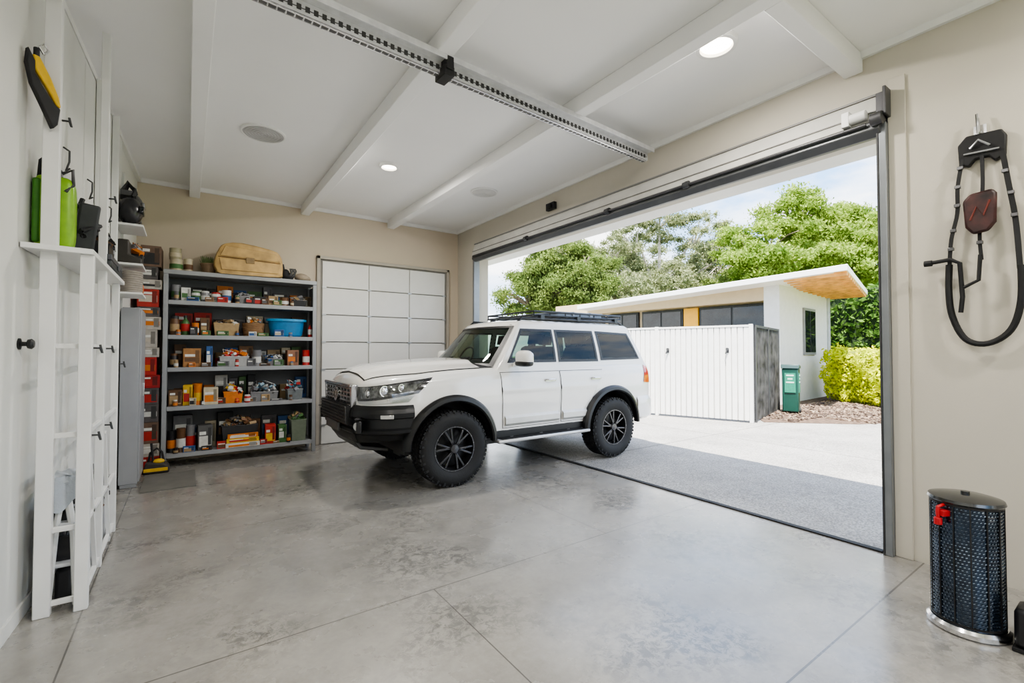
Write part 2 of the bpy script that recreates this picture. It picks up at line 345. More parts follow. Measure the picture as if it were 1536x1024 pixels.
def gring(t):
    g=gp(t); h=[(gfront(s,t),('f',s)) for s in np.linspace(0,.975,NF)]
    h+=[(gside(x,t),('s',x)) for x in np.linspace(g['fx']+.015,g['rx']-.05,NS)]
    h+=[((g['rc']-(g['rc']-g['rx'])*s**3,s*g['ry'],g['z']),('r',s)) for s in np.linspace(.95,0,NR)]
    return h
TL=list(np.linspace(-.1,1,34))
gh=MB(); meta=[gring(t) for t in TL]; rs=[[p for p,_ in r] for r in meta]
b=rs[-1]; cx=2.02
for k,z in ((.99,1.803),(.96,1.828),(.90,1.846),(.75,1.862),(.45,1.874),(.2,1.878)):
    rs.append([((p[0]-cx)*k+cx,p[1]*k,z) for p in b])
full=[[*r,*[(p[0],-p[1],p[2]) for p in r[-2:0:-1]]] for r in rs]; n=len(full[0]); nh=len(rs[0])
vs=[p for r in full for p in r]; fs=[]
def is_hole(j,i):
    if j>=len(TL)-1: return False
    ii=i if i<nh-1 else n-1-i
    if ii<0 or ii+1>=nh: return False
    (k1,a),(k2,c2)=meta[j][ii][1],meta[j][ii+1][1]; t=(TL[j]+TL[j+1])/2
    if k1!=k2: return False
    if k1=='f': return (a+c2)/2<.90 and .10<t<.94
    if k1=='r': return (a+c2)/2<.84 and .17<t<.88
    x=(a+c2+meta[j+1][ii][1][1]+meta[j+1][ii+1][1][1])/4
    return any(inside((x,t),w) for w in holes)
for j in range(len(full)-1):
    for i in range(n):
        if not is_hole(j,i): fs.append((j*n+i,j*n+(i+1)%n,(j+1)*n+(i+1)%n,(j+1)*n+i))
fs.append(tuple(range((len(full)-1)*n,len(full)*n))); gh.add(vs,fs); gh.o('cabin',white_car,car,ang=50)
def off(p,dx,dy,dz): return (p[0]+dx,p[1]+dy,p[2]+dz)
def quad(c,u,v):
    a=[lerp(c[0][k],c[1][k],u) for k in(0,1)]; b=[lerp(c[3][k],c[2][k],u) for k in(0,1)]; return [lerp(a[k],b[k],v) for k in (0,1)]
def border(inner,outer,mapf,k=14):
    P=[];Qo=[]
    for a in range(4):
        for q in range(k):
            t=q/k; P.append((lerp(inner[a][0],inner[(a+1)%4][0],t),lerp(inner[a][1],inner[(a+1)%4][1],t))); Qo.append((lerp(outer[a][0],outer[(a+1)%4][0],t),lerp(outer[a][1],outer[(a+1)%4][1],t)))
    m=len(P); mb=MB(); return mb.add([mapf(*p) for p in P]+[mapf(*p) for p in Qo],[(i,(i+1)%m,m+(i+1)%m,m+i) for i in range(m)])
fm=lambda s,t:off(gfront(s,t),-.006,0,.006)
border([(-.89,.115),(.89,.115),(.89,.925),(-.89,.925)],[(-.955,.05),(.955,.05),(.955,.975),(-.955,.975)],fm,24).o('window_frame',cladding,car)
MB().grid(lambda u,v:off(gfront(lerp(-.92,.92,u),lerp(.08,.95,v)),-.003,0,.003),24,8).o('windscreen',wglass,car)
grear=lambda s,t:(lambda g:(g['rc']-(g['rc']-g['rx'])*abs(s)**3+.004,s*g['ry'],g['z']))(gp(t))
MB().grid(lambda u,v:grear(lerp(-.88,.88,u),lerp(.13,.91,v)),12,6).o('rear_window',sglass,car)
border([(-.80,.2),(.80,.2),(.80,.85),(-.80,.85)],[(-.91,.11),(.91,.11),(.91,.93),(-.91,.93)],lambda s,t:off(grear(s,t),.004,0,0)).o('window_frame',cladding,car)
MB().grid(lambda u,v:(lerp(.40,3.36,v),lerp(-.76,.76,u),top_z(lerp(.40,3.36,v),lerp(-.76,.76,u))+.006),10,20).o('interior_tray',trimd,car)
MB().grid(lambda u,v:(lerp(.95,3.08,v),lerp(-.6,.6,u),1.79),4,4).o('headliner',M('headliner',(.35,.35,.34),.9),car)
for x in (1.35,2.15):
    for yv in (-.38,.38):
        MB().prism([(x,1.28),(x+.14,1.28),(x+.20,1.50),(x+.15,1.53),(x+.08,1.50)],yv-.22,yv+.22,'y').prism([(x+.11,1.55),(x+.19,1.55),(x+.21,1.68),(x+.14,1.69)],yv-.12,yv+.12,'y').box(x+.13,x+.15,yv-.03,yv+.03,1.50,1.57).o('seat',trimd,car,bevel=.02)
MB().tube([(.86+.07*math.sin(t),.38+.17*math.cos(t),1.36+.15*math.sin(t)) for t in np.linspace(0,2*math.pi,25)[:-1]],.013,8,closed=True).cyl((.70,.38,1.28),(.86,.38,1.36),.025).box(.85,.87,.22,.54,1.35,1.37).o('steering_wheel',trimd,car)
def hoodp(u,v,e,m):
    x=lerp(-.87+m,.40-m*.2,v); wy=lerp(.56,.77,min(1,(x+.87)/.5)**.7)-m; y=lerp(-wy,wy,u); a=abs(y)
    cy=.30+.16*(x+.87)/1.27
    bulge=.030*(1/(1+math.exp((a-cy-.08)/.02)))*min(1,max(0,(x+.9)/.25))-.012*math.exp(-(a/.10)**2)*min(1,max(0,(x+.8)/.4))
    return (x,y,top_z(x,y)+e+bulge)
MB().grid(lambda u,v:hoodp(u,v,.003,0),48,24).o('bonnet_gap',M('seam_dark',(.03,.03,.03),.6),car)
MB().grid(lambda u,v:hoodp(u,v,.009,.010),48,24).o('bonnet',white_car,car,ang=60)
for sg in (-1,1):
    for w in wins:
        mp_=lambda e:(lambda x,t:(lambda p:(p[0],sg*(p[1]+e),p[2]))(gside(x,t)))
        border(scl(w,.985,.97),scl(w,1.10,1.15),mp_(.006)).o('window_frame',cladding,car)
        MB().grid(lambda u,v:mp_(.003)(*quad(scl(w,1.04,1.05),u,v)),8,5).o('side_window',sglass,car)
    seam=MC['seam_dark']
    for q in ([(.66,.56),(1.52,.56),(1.54,1.20),(.64,1.20)],[(1.56,.56),(1.93,.56),(2.30,1.20),(1.56,1.20)]):
        cxm=sum(p[0] for p in q)/4; 
        big=[(p[0]+(.007 if p[0]>cxm else -.007),p[1]+(.007 if p[1]>.9 else -.007)) for p in q]
        def fb(u,v,q,e): x,z=quad(q,u,v); return (x,sg*(side_y(x,z)+e+.012*math.exp(-((z-1.0)/.03)**2)*(1 if e>.004 else 0)),z)
        MB().grid(lambda u,v:fb(u,v,big,.0025),10,24).o('door_gap',seam,car)
        dd=MB().grid(lambda u,v:fb(u,v,q,.006),10,24).o('door',white_car,car,ang=60)
        hx=q[2][0]-(.16 if q[0][0]<1 else .14); hy=sg*(side_y(hx,1.08)+.012)
        hd=MB().box(hx-.085,hx+.085,hy-.006,hy+.006,1.075,1.105)
        hd.tube([(hx-.09,hy,1.10),(hx-.06,hy+sg*.03,1.10),(hx+.06,hy+sg*.03,1.10),(hx+.09,hy,1.10)],.012); hd.o('door_handle',chrome,dd,bevel=.003)
        xa,xb=(.68,1.51) if q[0][0]<1 else (1.575,1.96)
        MB().grid(lambda u,v:(lerp(xa,xb,u)+(.06*v if xb>1.9 and u==1 else 0),sg*(side_y(lerp(xa,xb,u),lerp(.575,.70,v))+.006+.030*min(1,4*min(v,1-v))),lerp(.575,.70,v)),10,8).o('side_moulding',M('silver_trim',(.66,.66,.64),.3,.2),dd,ang=25)
    mb=MB().box(.54,1.98,min(sg*.80,sg*.96),max(sg*.80,sg*.96),.40,.44); 
    for x in (.8,1.25,1.7): mb.box(x-.03,x+.03,min(sg*.6,sg*.85),max(sg*.6,sg*.85),.40,.45)
    mb.o('side_step',M('step_silver',(.6,.6,.6),.35,.5),car,bevel=.015)
    MB().box(.60,1.92,min(sg*.945,sg*.82),max(sg*.945,sg*.82),.439,.446).o('step_tread',rubber,car)
    MB().grid(lambda u,v:(lerp(.55,1.96,u),sg*(side_y(lerp(.55,1.96,u),.5)+.004),lerp(.45,.55,v)),8,2).o('sill',cladding,car)
    for ax in (0,2.48):
        prof=[(.49,.87),(.49,.935),(.505,.952),(.54,.945),(.565,.915),(.565,.87)]
        def ff(u,v):
            th=math.radians(lerp(2,178,u)); k=v*(len(prof)-1); i=min(int(k),len(prof)-2); t=k-i
            r=lerp(prof[i][0],prof[i+1][0],t); yv=lerp(prof[i][1],prof[i+1][1],t)
            x=ax+r*math.cos(th); z=.42+r*math.sin(th)
            if ax==0 and x<-.35: yv-=.05*((-.35-x)/.2)
            if ax==0 and x>.35: yv-=.025*((x-.35)/.2)
            if ax>0 and x>2.8: yv-=.03*((x-2.8)/.2)
            return (x,sg*yv,z)
        MB().grid(ff,40,5).o('wheel_arch_flare',cladding,car)
    mr=MB().sph((.84,sg*1.03,1.37),(.075,.125,.095),n=24,k=14,pw=.7).rbox((.86,sg*.87,1.31),(.06,.14,.04),(sg*.35,0,0)); mr=mr.o('side_mirror',white_car,car,ang=60)
    MB().sph((.872,sg*1.03,1.37),(.05,.108,.08),n=24,k=14,pw=.6).o('mirror_glass',chrome,mr)
    MB().sph((.838,sg*1.03,1.312),(.078,.127,.04),n=24,k=10,pw=.7).o('mirror_base',cladding,mr)
    def hlp(q,e,ex): return lambda u,v:(lambda x,z:(x-ex,sg*(side_y(x,z)+e),z))(*quad(q,u,v))
    MB().grid(hlp([(-.93,.945),(-.40,1.02),(-.22,1.18),(-.935,1.085)],.008,.006),24,10).o('headlight',M('headlight_bezel',(.03,.03,.033),.12,.5,coat=1),car)
    MB().grid(hlp([(-.91,.972),(-.45,1.035),(-.32,1.152),(-.91,1.085)],.013,.010),24,10).o('headlight_lens',M('lens_clear',(.16,.165,.17),.06,.75,var=.95,scale=22,coat=1),car)
    for xx,zz,r_ in ((-.87,1.025,1.1),(-.74,1.05,1.3),(-.58,1.08,.9)):
        yy=side_y(xx,zz)+.012; q=MB().lathe([(0,.028),(.018,.026),(.030,.016),(.034,0)],n=20,axis='y').lathe([(.034,.0),(.042,.004),(.042,.012),(.036,.012)],n=20,axis='y',closed=True).o('lamp_reflector',chrome,car,loc=(xx,sg*yy,zz)); q.scale=(r_,sg,r_); q.rotation_euler=(0,0,-sg*.6 if xx<-.8 else -sg*.25)
    MB().grid(hlp([(-.92,.920),(-.50,.94),(-.43,1.005),(-.93,.943)],.012,.010),16,3).o('headlight_trim',M('silver_trim2',(.5,.5,.5),.2,.8),car)
    tl=[(3.16,1.00),(3.44,.98),(3.42,1.22),(3.24,1.28)]
    MB().grid(lambda u,v:(lambda x,z:(x+.006,sg*(side_y(x,z)+.008),z))(*quad(tl,u,v)),10,8).o('tail_light',M('tail_red',(.55,.02,.02),.15,coat=1),car)
    MB().rbox((-.935,sg*.66,.70),(.05,.20,.12),(0,0,sg*.42)).rbox((-.95,sg*.66,.785),(.05,.23,.014),(0,0,sg*.42)).o('fog_bezel',M('bezel_dk',(.03,.03,.032),.3,.3),car,bevel=.01)
    MB().cyl((-.972,sg*.665,.70),(-.945,sg*.65,.70),.042,n=20).o('fog_lamp',M('foglens',(.55,.55,.53),.1,.5),car)
    MB().tube([(1.05,sg*.60,1.82),(1.12,sg*.60,1.88),(2.9,sg*.60,1.88),(3.02,sg*.6,1.82)],.017,10).o('roof_rail',cladding,car)
    MB().rbox((-.735,sg*.878,.80),(.13,.02,.04),(0,0,sg*.42)).o('marker_lamp',MC['foglens'],car,bevel=.005)
pl=[(-.46,.905),(-.60,.90),(-.74,.865),(-.88,.76),(-.965,.56),(-.985,.54),(-1.0,.28),(-1.01,0)]
pl=catmull(pl,3); pl=[(p[0],p[1]) for p in pl]; pl=pl+[(p[0],-p[1]) for p in pl[-2::-1]]
pf=[(.45,.50),(.30,.49),(.16,.49),(.10,.51),(.06,.57),(.055,.60),(.0,.63),(-.005,.66),(.02,.68),(.02,.77),(-.015,.785),(-.02,.83),(-.005,.87),(.03,.905),(.2,.915)]
def bf(u,v):
    k=u*(len(pl)-1); i=min(int(k),len(pl)-2); t=k-i; x=lerp(pl[i][0],pl[i+1][0],t); y=lerp(pl[i][1],pl[i+1][1],t)
    k=v*(len(pf)-1); j=min(int(round(k)),len(pf)-1); o,z=pf[j]
    if abs(y)>.5 and z<.6: z+=.04*(abs(y)-.5)/.4
    q=max(.0,1-o/.95); return ((x+.35)*q-.35 ,y*q,z)
MB().grid(bf,54,14).o('front_bumper',cladding,car,ang=24)
MB().prism([(-.95,.55),(-.86,.42),(-.55,.36),(-.55,.40),(-.84,.46),(-.91,.57)],-.42,.42,'y').o('skid_plate',M('skid',(.09,.09,.092),.35,.6),car,bevel=.01)
MB().box(-.965,-.90,-.50,.50,.86,1.09,0).o('grille',black,car,bevel=.02)
mb=MB()
for i in range(5): mb.box(-.99,-.96,-.48,.48,.883+i*.044,.903+i*.044)
for yv in np.linspace(-.46,.46,9): mb.box(-.98,-.96,yv-.008,yv+.008,.88,1.08)
mb.o('grille_bar',M('grille_chrome',(.42,.42,.43),.18,.95),car,bevel=.003)
MB().box(-1.0,-.92,-.53,.53,1.08,1.112).prism([(-.53,.87),(-.49,.87),(-.49,1.11),(-.56,1.11)],-.99,-.92,'x').prism([(.53,.87),(.49,.87),(.49,1.11),(.56,1.11)],-.99,-.92,'x').o('grille_surround',M('gs',(.6,.6,.61),.15,.95),car,bevel=.01)
MB().lathe([(.06,-.006),(.08,-.006),(.08,.008),(.06,.008)],n=32,axis='x',closed=True).lathe([(.018,-.006),(.03,-.006),(.03,.006),(.018,.006)],n=24,axis='x',closed=True).box(-.004,.004,-.012,.012,-.06,.06).box(-.004,.004,-.06,.06,.02,.035).o('emblem',chrome,car,loc=(-1.0,0,.99))
MB().box(-1.045,-1.015,-.24,.24,.61,.70).o('number_plate',M('plate',(.10,.10,.10),.4),car,bevel=.004)
mb=MB().box(-1.028,-.97,-.52,.52,.70,.90,1)
for i in range(6): mb.box(-1.04,-1.02,-.51,.51,.712+i*.033,.722+i*.033)
for i in range(18): mb.box(-1.038,-1.02,-.5+i*.0585,-.493+i*.0585,.71,.895)
mb.o('lower_grille',[M('lg',(.20,.20,.205),.3,.8),black],car)
pl2=[(3.0,.90),(3.25,.88),(3.42,.80),(3.50,.6),(3.53,0)]; pl2=catmull(pl2,4); pl2=[(p[0],p[1]) for p in pl2]; pl2=pl2+[(p[0],-p[1]) for p in pl2[-2::-1]]
def rf(u,v):
    k=u*(len(pl2)-1); i=min(int(k),len(pl2)-2); t=k-i; x=lerp(pl2[i][0],pl2[i+1][0],t); y=lerp(pl2[i][1],pl2[i+1][1],t)
    pr=[(.12,.46),(.02,.5),(0,.6),(0,.74),(.06,.80),(.15,.81)]; k=v*5; j=min(int(k),4); t=k-j; o=lerp(pr[j][0],pr[j+1][0],t); return ((x-3)*(1-o)+3,y*(1-o*.5),lerp(pr[j][1],pr[j+1][1],t))
MB().grid(rf,36,10).o('rear_bumper',white_car,car)
MB().box(-.45,3.2,-.62,.62,.34,.55).box(-.3,2.8,-.1,.1,.22,.36).cyl((0,-.7,.405),(0,.7,.405),.05).cyl((2.48,-.7,.405),(2.48,.7,.405),.06).o('underbody',dkgrey,car)
for dy in (0,.42): MB().tube([(.29,-.15+dy,1.32),(.41,-.50+dy,1.38)],.009).box(.27,.31,-.17+dy,-.13+dy,1.29,1.33).o('wiper',black,car)
for ax in (0,2.48):
    for sg in (-1,1):
        wh=MB()
        prof=[(.235,-.115),(.27,-.132),(.33,-.140),(.372,-.130),(.392,-.11),(.398,-.05),(.398,.05),(.392,.11),(.372,.130),(.33,.140),(.27,.132),(.235,.115)]
        wh.lathe(prof,n=64,axis='y',closed=True)
        for i in range(54):
            t=2*math.pi*i/54
            for k,(yy,ww) in enumerate(((-.088,.056),(-.028,.044),(.03,.044),(.09,.056))):
                tt=t+(math.pi/54 if k%2 else 0); r=.3985
                wh.rbox((r*math.cos(tt),yy,r*math.sin(tt)),(.016,ww,.033),(0,-tt,0))
            if i%2: wh.rbox((.376*math.cos(t),.126,.376*math.sin(t)),(.03,.014,.022),(0,-t,0)); wh.rbox((.376*math.cos(t),-.126,.376*math.sin(t)),(.03,.014,.022),(0,-t,0))
        e=bpy.data.objects.new('wheel',None); C.objects.link(e); e.parent=car; e.location=(ax,sg*.795,.407); e.rotation_euler=(0,R.random()*.5,0 if sg<0 else math.pi)
        wh.o('tyre',rubber,e)
        rm=MB().lathe([(.225,-.12),(.246,-.122),(.246,-.10),(.225,-.09),(.215,.0),(.225,.11),(.243,.118),(.23,.11),(.205,.0),(.212,-.09)],n=48,axis='y',closed=True)
        rm.lathe([(0,-.03),(.2,-.02),(.21,0),(0,0)],n=40,axis='y')
        rimm=M('rim_black',(.02,.02,.021),.3,.5,var=.1); rm.o('rim',rimm,e)
        for i in range(6):
            sp=MB()
            for dlt in (-.18,.18):
                t=2*math.pi*i/6; a=Vector((.05*math.cos(t),-.095,.05*math.sin(t))); b2=Vector((.228*math.cos(t+dlt),-.105,.228*math.sin(t+dlt)))
                mid=(a+b2)/2; ang=math.atan2(b2.z-a.z,b2.x-a.x); sp.rbox(mid,((b2-a).length,.025,.022),(0,-ang,0))
            sp.o('spoke',M('spoke_dark',(.09,.09,.095),.25,.75),e,bevel=.004)
        MB().lathe([(0,-.122),(.045,-.118),(.06,-.09),(.065,-.05),(0,-.04)],n=24,axis='y').o('hub',MC['spoke_dark'],e)
        sp=MB().lathe([(.232,-.118),(.236,-.118),(.236,-.122),(.232,-.122)],n=40,axis='y',closed=True)
        for i in range(18):
            t=2*math.pi*i/18; sp.cyl((.233*math.cos(t),-.125,.233*math.sin(t)),(.233*math.cos(t),-.119,.233*math.sin(t)),.006,n=6)
        sp.o('bolt_ring',M('bolt_dk',(.25,.25,.26),.3,.8),e)
rk=MB(); rx0,rx1=1.35,3.0
for z in (1.93,1.98):
    rk.tube([(rx0,-.56,z),(rx1,-.56,z),(rx1,.56,z),(rx0,.56,z)],.012,8,closed=True)
for x in np.linspace(rx0,rx1,7):
    for yv in (-.56,.56): rk.cyl((x,yv,1.93),(x,yv,1.98),.009,n=8)
for x in np.linspace(rx0,rx1,12): rk.box(x-.02,x+.02,-.56,.56,1.915,1.93)
for yv in (-.3,0,.3): rk.box(rx0,rx1,yv-.015,yv+.015,1.905,1.918)
for x in (1.45,2.1,2.85):
    for yv in (-.6,.6): rk.box(x-.03,x+.03,yv-.02 if yv<0 else yv-.045,yv+.045 if yv<0 else yv+.02,1.87,1.93)
rk.o('roof_rack',M('rack_dark',(.05,.055,.062),.35,.6),car)
cs=T('storage_case','flat blue-grey storage case strapped on the car roof rack','case',(4.80,5.40,1.93))
MB().box(-.48,.42,-.40,.40,0,.07).o('case_body',M('case_blue',(.16,.20,.26),.5),cs,bevel=.02)
MB().box(-.49,.43,-.41,.41,.07,.095).box(-.2,-.16,-.42,.42,0,.10).box(.15,.19,-.42,.42,0,.10).o('case_lid',M('case_lid',(.22,.25,.30),.45),cs,bevel=.008)
# ------------------------------------------------------------------ shelving unit
sh=T('shelving_unit','grey metal shelving unit with five loaded tiers','shelf',(-.25,7.18,0))
sm=M('shelf_grey',(.31,.32,.335),.45,.1,var=.06); W=1.80; D=.43
for x in (0,W-.05):
    for yv in (0,D-.05): MB().box(x,x+.05,yv,yv+.05,0,2.48).o('post',sm,sh,bevel=.004)
tiers=[.17,.76,1.25,1.66,2.10,2.48]
for z in tiers: MB().box(.0 if z>2.4 else .05,W if z>2.4 else W-.05,-.01 if z>2.4 else .0,D,z-.055,z).o('shelf_board',sm,sh,bevel=.003)
for a in ((.012,.022,.05,D-.05,.1,2.4),(W-.022,W-.012,.05,D-.05,.1,2.4),(.05,W-.05,D-.012,D-.004,.06,2.42)): MB().box(*a).o('side_panel',M('shelf_back',(.12,.125,.135),.5),sh)
def pm(c,r=.5,metal=0): return M('p_%02d_%02d_%02d_%d'%(c[0]*99,c[1]*99,c[2]*99,r*10),c,r,metal,var=.12,scale=20)
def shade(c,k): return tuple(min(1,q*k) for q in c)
def jar(x,y,z,r,h,col,lid,band,desc,cat='jar'):
    nm={'jar':'storage_jar','can':'tin_can','bottle':'bottle'}[cat]
    if cat=='bottle': prof=[(0,0),(r*.95,0),(r,.01),(r,h*.6),(r*.75,h*.72),(r*.35,h*.82),(r*.33,h*.92),(0,h*.92)]
    elif cat=='can': prof=[(0,0),(r,0),(r,.006),(r*.97,.01),(r*.97,h-.01),(r,h-.006),(r,h),(r*.93,h),(r*.93,h-.008),(0,h-.008)]
    else: prof=[(0,0),(r*.9,0),(r,.012),(r,h*.78),(r*.85,h*.88),(0,h*.88)]
    e=MB().lathe(prof,n=20).o(nm,pm(col,.3),loc=(x,y,z),label=desc,cat=cat)
    if cat!='can':
        lr,l0=(r*.4,h*.9) if cat=='bottle' else (r*.9,h*.86)
        MB().lathe([(0,l0),(lr,l0),(lr,h),(lr*.9,h+.004),(0,h+.004)],n=18).o('lid',pm(lid,.4),e)
    rb=r+.0015
    MB().lathe([(rb-.002,h*.2),(rb,h*.2),(rb,h*.58),(rb-.002,h*.58)],n=20,closed=True).o('paper_label',pm(band,.6),e)
    return e
def carton(x,y,z,w,dp,h,col,acc,desc,rz=0,nm='carton'):
    e=MB().box(-w/2,w/2,-dp/2,dp/2,0,h).o(nm,pm(col,.6),loc=(x,y,z),rz=rz,label=desc,cat='box',bevel=.003)
    a,b_,c=R.uniform(.1,.35),R.uniform(.5,.7),R.uniform(-.1,.3)
    mb=MB().box(-w*.42,w*.42,-dp/2-.0015,-dp/2,h*a,h*b_,0).box(-w*.40,w*c,-dp/2-.0025,-dp/2,h*(b_+.05),h*(b_+.18),1).box(w*.18,w*.4,-dp/2-.0028,-dp/2,h*.2,h*.9,2)
    mb.o('printed_panel',[pm(acc,.5),pm((.7,.7,.66),.5),pm(shade(col,.45),.5)],e)
    return e
def tub(x,y,z,w,dp,h,col,lid,desc,fill=None,rz=0,nf=22,hh=.05,nm='storage_tub'):
    e=T(nm,desc,'storage tub' if nm!='crate' else 'crate',(x,y,z),rz)
    t=.008; k=.9
    b=[(-w/2*k,-dp/2*k),(w/2*k,-dp/2*k),(w/2*k,dp/2*k),(-w/2*k,dp/2*k)]; tp=[(p[0]/k,p[1]/k) for p in b]
    ib=[(p[0]*.95,p[1]*.95) for p in b]; it=[(p[0]*.95,p[1]*.95) for p in tp]
    vs=[(*p,0) for p in b]+[(*p,h) for p in tp]+[(*p,h) for p in it]+[(*p,t) for p in ib]
    fs=[(3,2,1,0),(12,13,14,15)]
    for i in range(4):
        j=(i+1)%4
        for a,c in((0,4),(4,8),(8,12)): fs.append((a+i,a+j,c+j,c+i))
    MB().add(vs,fs).o('tub_body',pm(col,.35),e,bevel=.003)
    MB().tube([(*p,h) for p in tp],.007,6,closed=True).o('rim',pm(shade(col,1.3),.35),e)
    if lid: MB().box(-w/2-.005,w/2+.005,-dp/2-.005,dp/2+.005,h,h+.014).box(-w/2*.8,w/2*.8,-dp/2*.8,dp/2*.8,h+.014,h+.022).o('lid',pm(lid,.4),e,bevel=.004)
    if fill:
        mb=MB()
        for i in range(nf):
            a=R.uniform(-.38,.38)*w; bq=R.uniform(-.38,.38)*dp; s_=R.uniform(.02,.038); pk=1-(abs(a)/(w*.5))**2
            mb.rbox((a,bq,h-.015+R.uniform(0,hh)*pk),(s_*2.4,s_*1.6,s_),(R.uniform(-.7,.7),R.uniform(-.7,.7),R.uniform(0,3)),i%len(fill))
        for i in range(4):
            a=R.uniform(-.3,.3)*w; mb.tube([(a,0,h-.02),(a+R.uniform(-.06,.06),R.uniform(-.05,.0),h+hh*1.1),(a+R.uniform(-.1,.1),-.03,h+hh*.7)],.006,5,i%len(fill))
        mb.o('contents',[pm(c,.5) for c in fill],e,bevel=.003)
    return e
XS=lambda u:7.35*(.5764+.8171*((u-768)/692))/(.8171-.5764*((u-768)/692))
Yf=7.31
brown=(.13,.065,.03);tan=(.36,.25,.13);red=(.42,.025,.02);org=(.60,.18,.025);yel=(.66,.42,.04);blu=(.03,.10,.27);wht=(.60,.60,.57);gry=(.20,.20,.21);dk=(.022,.022,.025);grn=(.06,.15,.045);cream=(.50,.44,.31)
z=2.10
for u,r,h,c,l,b_,t,ds in ((262,.05,.20,gry,wht,grn,'can','tall silver tin with green band on top tier'),
  (292,.05,.13,wht,grn,grn,'jar','white tub with green lid on shelf'),(306,.05,.14,gry,wht,wht,'jar','grey jar with white label on shelf'),
  (322,.055,.13,wht,red,gry,'jar','white jar with red lid on shelf'),(338,.055,.17,wht,gry,blu,'can','white paint tin with blue band'),
  (424,.06,.12,brown,tan,wht,'can','brown tin with white band on shelf')):
    jar(XS(u),Yf-.03,z,r,h,c,l,b_,ds,t)
carton(XS(276),Yf,z,.10,.16,.17,wht,grn,'white packet with green printed panel',rz=.1)
carton(XS(408),Yf,z,.12,.16,.13,tan,brown,'tan packet with brown printed panel',rz=-.12)
tub(XS(361),Yf,z,.16,.2,.10,gry,None,'small grey storage tub on top tier',[dk,wht,gry])
carton(XS(387),Yf,z,.15,.18,.11,dk,red,'dark carton with red printed panel')
tub(XS(446),Yf,z,.17,.2,.09,dk,None,'small black tub filled with parts',[dk,tan,gry])
z=1.66
jar(XS(261),Yf-.05,z,.05,.24,brown,dk,tan,'tall brown jar with tan label','jar'); jar(XS(277),Yf-.02,z,.05,.25,grn,dk,red,'green bottle with red label','bottle')
jar(XS(292),Yf-.06,z,.04,.16,org,brown,wht,'orange tin with pale band','can'); carton(XS(306),Yf,z,.10,.16,.23,brown,tan,'brown carton with tan printed panel')
tub(XS(338),Yf,z,.29,.22,.16,tan,None,'tan storage tub heaped with small parts',[brown,tan,dk,wht],nf=30)
e=T('wicker_basket','brown woven basket filled with small parts','basket',(XS(379),Yf,z))
mb=MB()
for k in range(9): mb.tube([(.11*(1+.02*k)*math.cos(t)*(1+.015*(-1)**(i+k)),.09*(1+.02*k)*math.sin(t),.01+k*.02) for i,t in enumerate(np.linspace(0,2*math.pi,33)[:-1])],.011,6,closed=True)
mb.lathe([(0,.0),(.10,.0),(.10,.01),(0,.01)],n=20); mb.o('basket_weave',pm((.24,.14,.07),.8),e)
mb=MB()
for i in range(26): mb.rbox((R.uniform(-.07,.07),R.uniform(-.05,.05),.17+R.uniform(-.01,.07)),(.05,.04,.03),(R.random(),R.random(),R.random()*3),i%4)
mb.o('contents',[pm(tan),pm(gry),pm(org),pm(wht)],e)
e=T('plastic_basin','bright blue oval plastic basin on shelf','basin',(XS(428),Yf-.01,z))
MB().lathe([(0,0),(.17,0),(.19,.02),(.215,.19),(.235,.195),(.235,.21),(.205,.21),(.18,.02),(0,.012)],n=40).o('basin_body',pm((.01,.16,.36),.35),e).scale=(1.1,.62,1.15)
MB().lathe([(.225,.19),(.242,.19),(.242,.218),(.225,.218)],n=40,closed=True).o('rim',pm((.015,.25,.50),.35),e).scale=(1.1,.62,1.15)
jar(XS(463),Yf-.02,z,.03,.2,red,dk,wht,'red bottle with white label','bottle')
z=1.25
jar(XS(261),Yf,z,.045,.17,dk,brown,tan,'dark jar with tan label'); carton(XS(287),Yf,z,.19,.18,.24,(.34,.17,.06),brown,'orange-brown carton on middle tier',rz=.06)
carton(XS(313),Yf-.05,z,.07,.14,.27,blu,wht,'slim blue carton with white panel'); 
tub(XS(350),Yf-.02,z,.34,.2,.13,(.36,.36,.36),None,'clear grey tray full of small red and white parts',[red,wht,org,gry],nf=40,hh=.09)
jar(XS(384),Yf-.03,z,.055,.22,gry,dk,wht,'grey tin with white band','can')
tub(XS(410),Yf,z,.18,.2,.10,gry,None,'low grey tub with tools',[wht,dk,blu]); carton(XS(437),Yf,z,.15,.18,.22,(.25,.12,.07),org,'brown carton with orange panel')
jar(XS(457),Yf-.04,z,.05,.22,red,dk,wht,'red can with white band','can')
z=.76
carton(XS(264),Yf,z,.14,.18,.20,brown,tan,'brown carton on lower tier'); carton(XS(283),Yf+.0,z,.1,.16,.26,yel,red,'yellow carton with red panel',rz=-.1)
jar(XS(297),Yf-.05,z,.045,.27,org,brown,yel,'orange canister with yellow band','can'); carton(XS(316),Yf-.06,z,.16,.14,.22,cream,org,'cream carton with orange panel')
tub(XS(349),Yf-.02,z,.22,.2,.15,org,None,'orange open tub filled with parts',[yel,wht,red,dk],nf=30,hh=.10) 
tub(XS(395),Yf-.02,z,.34,.2,.13,gry,None,'grey tray heaped with metal tools',[gry,wht,(.16,.26,.33),dk],nf=50,hh=.14)
tub(XS(440),Yf-.02,z,.2,.2,.15,(.18,.2,.21),None,'grey tub heaped with tools',[gry,(.1,.25,.35),wht,red],nf=34,hh=.12)
jar(XS(370),Yf-.1,z,.04,.1,red,wht,wht,'short red jar on lower tier')
z=.17
for i,u in enumerate((259,273,287)): jar(XS(u),Yf-.04*(i%2),z,.05,.27+.03*i,(dk,brown,gry)[i],dk,(org,wht,red)[i],('tall dark canister on bottom tier','brown canister on bottom tier','grey canister with red label')[i],'can')
carton(XS(308),Yf,z,.16,.18,.32,(.09,.09,.09),wht,'black carton with white panel',rz=.08)
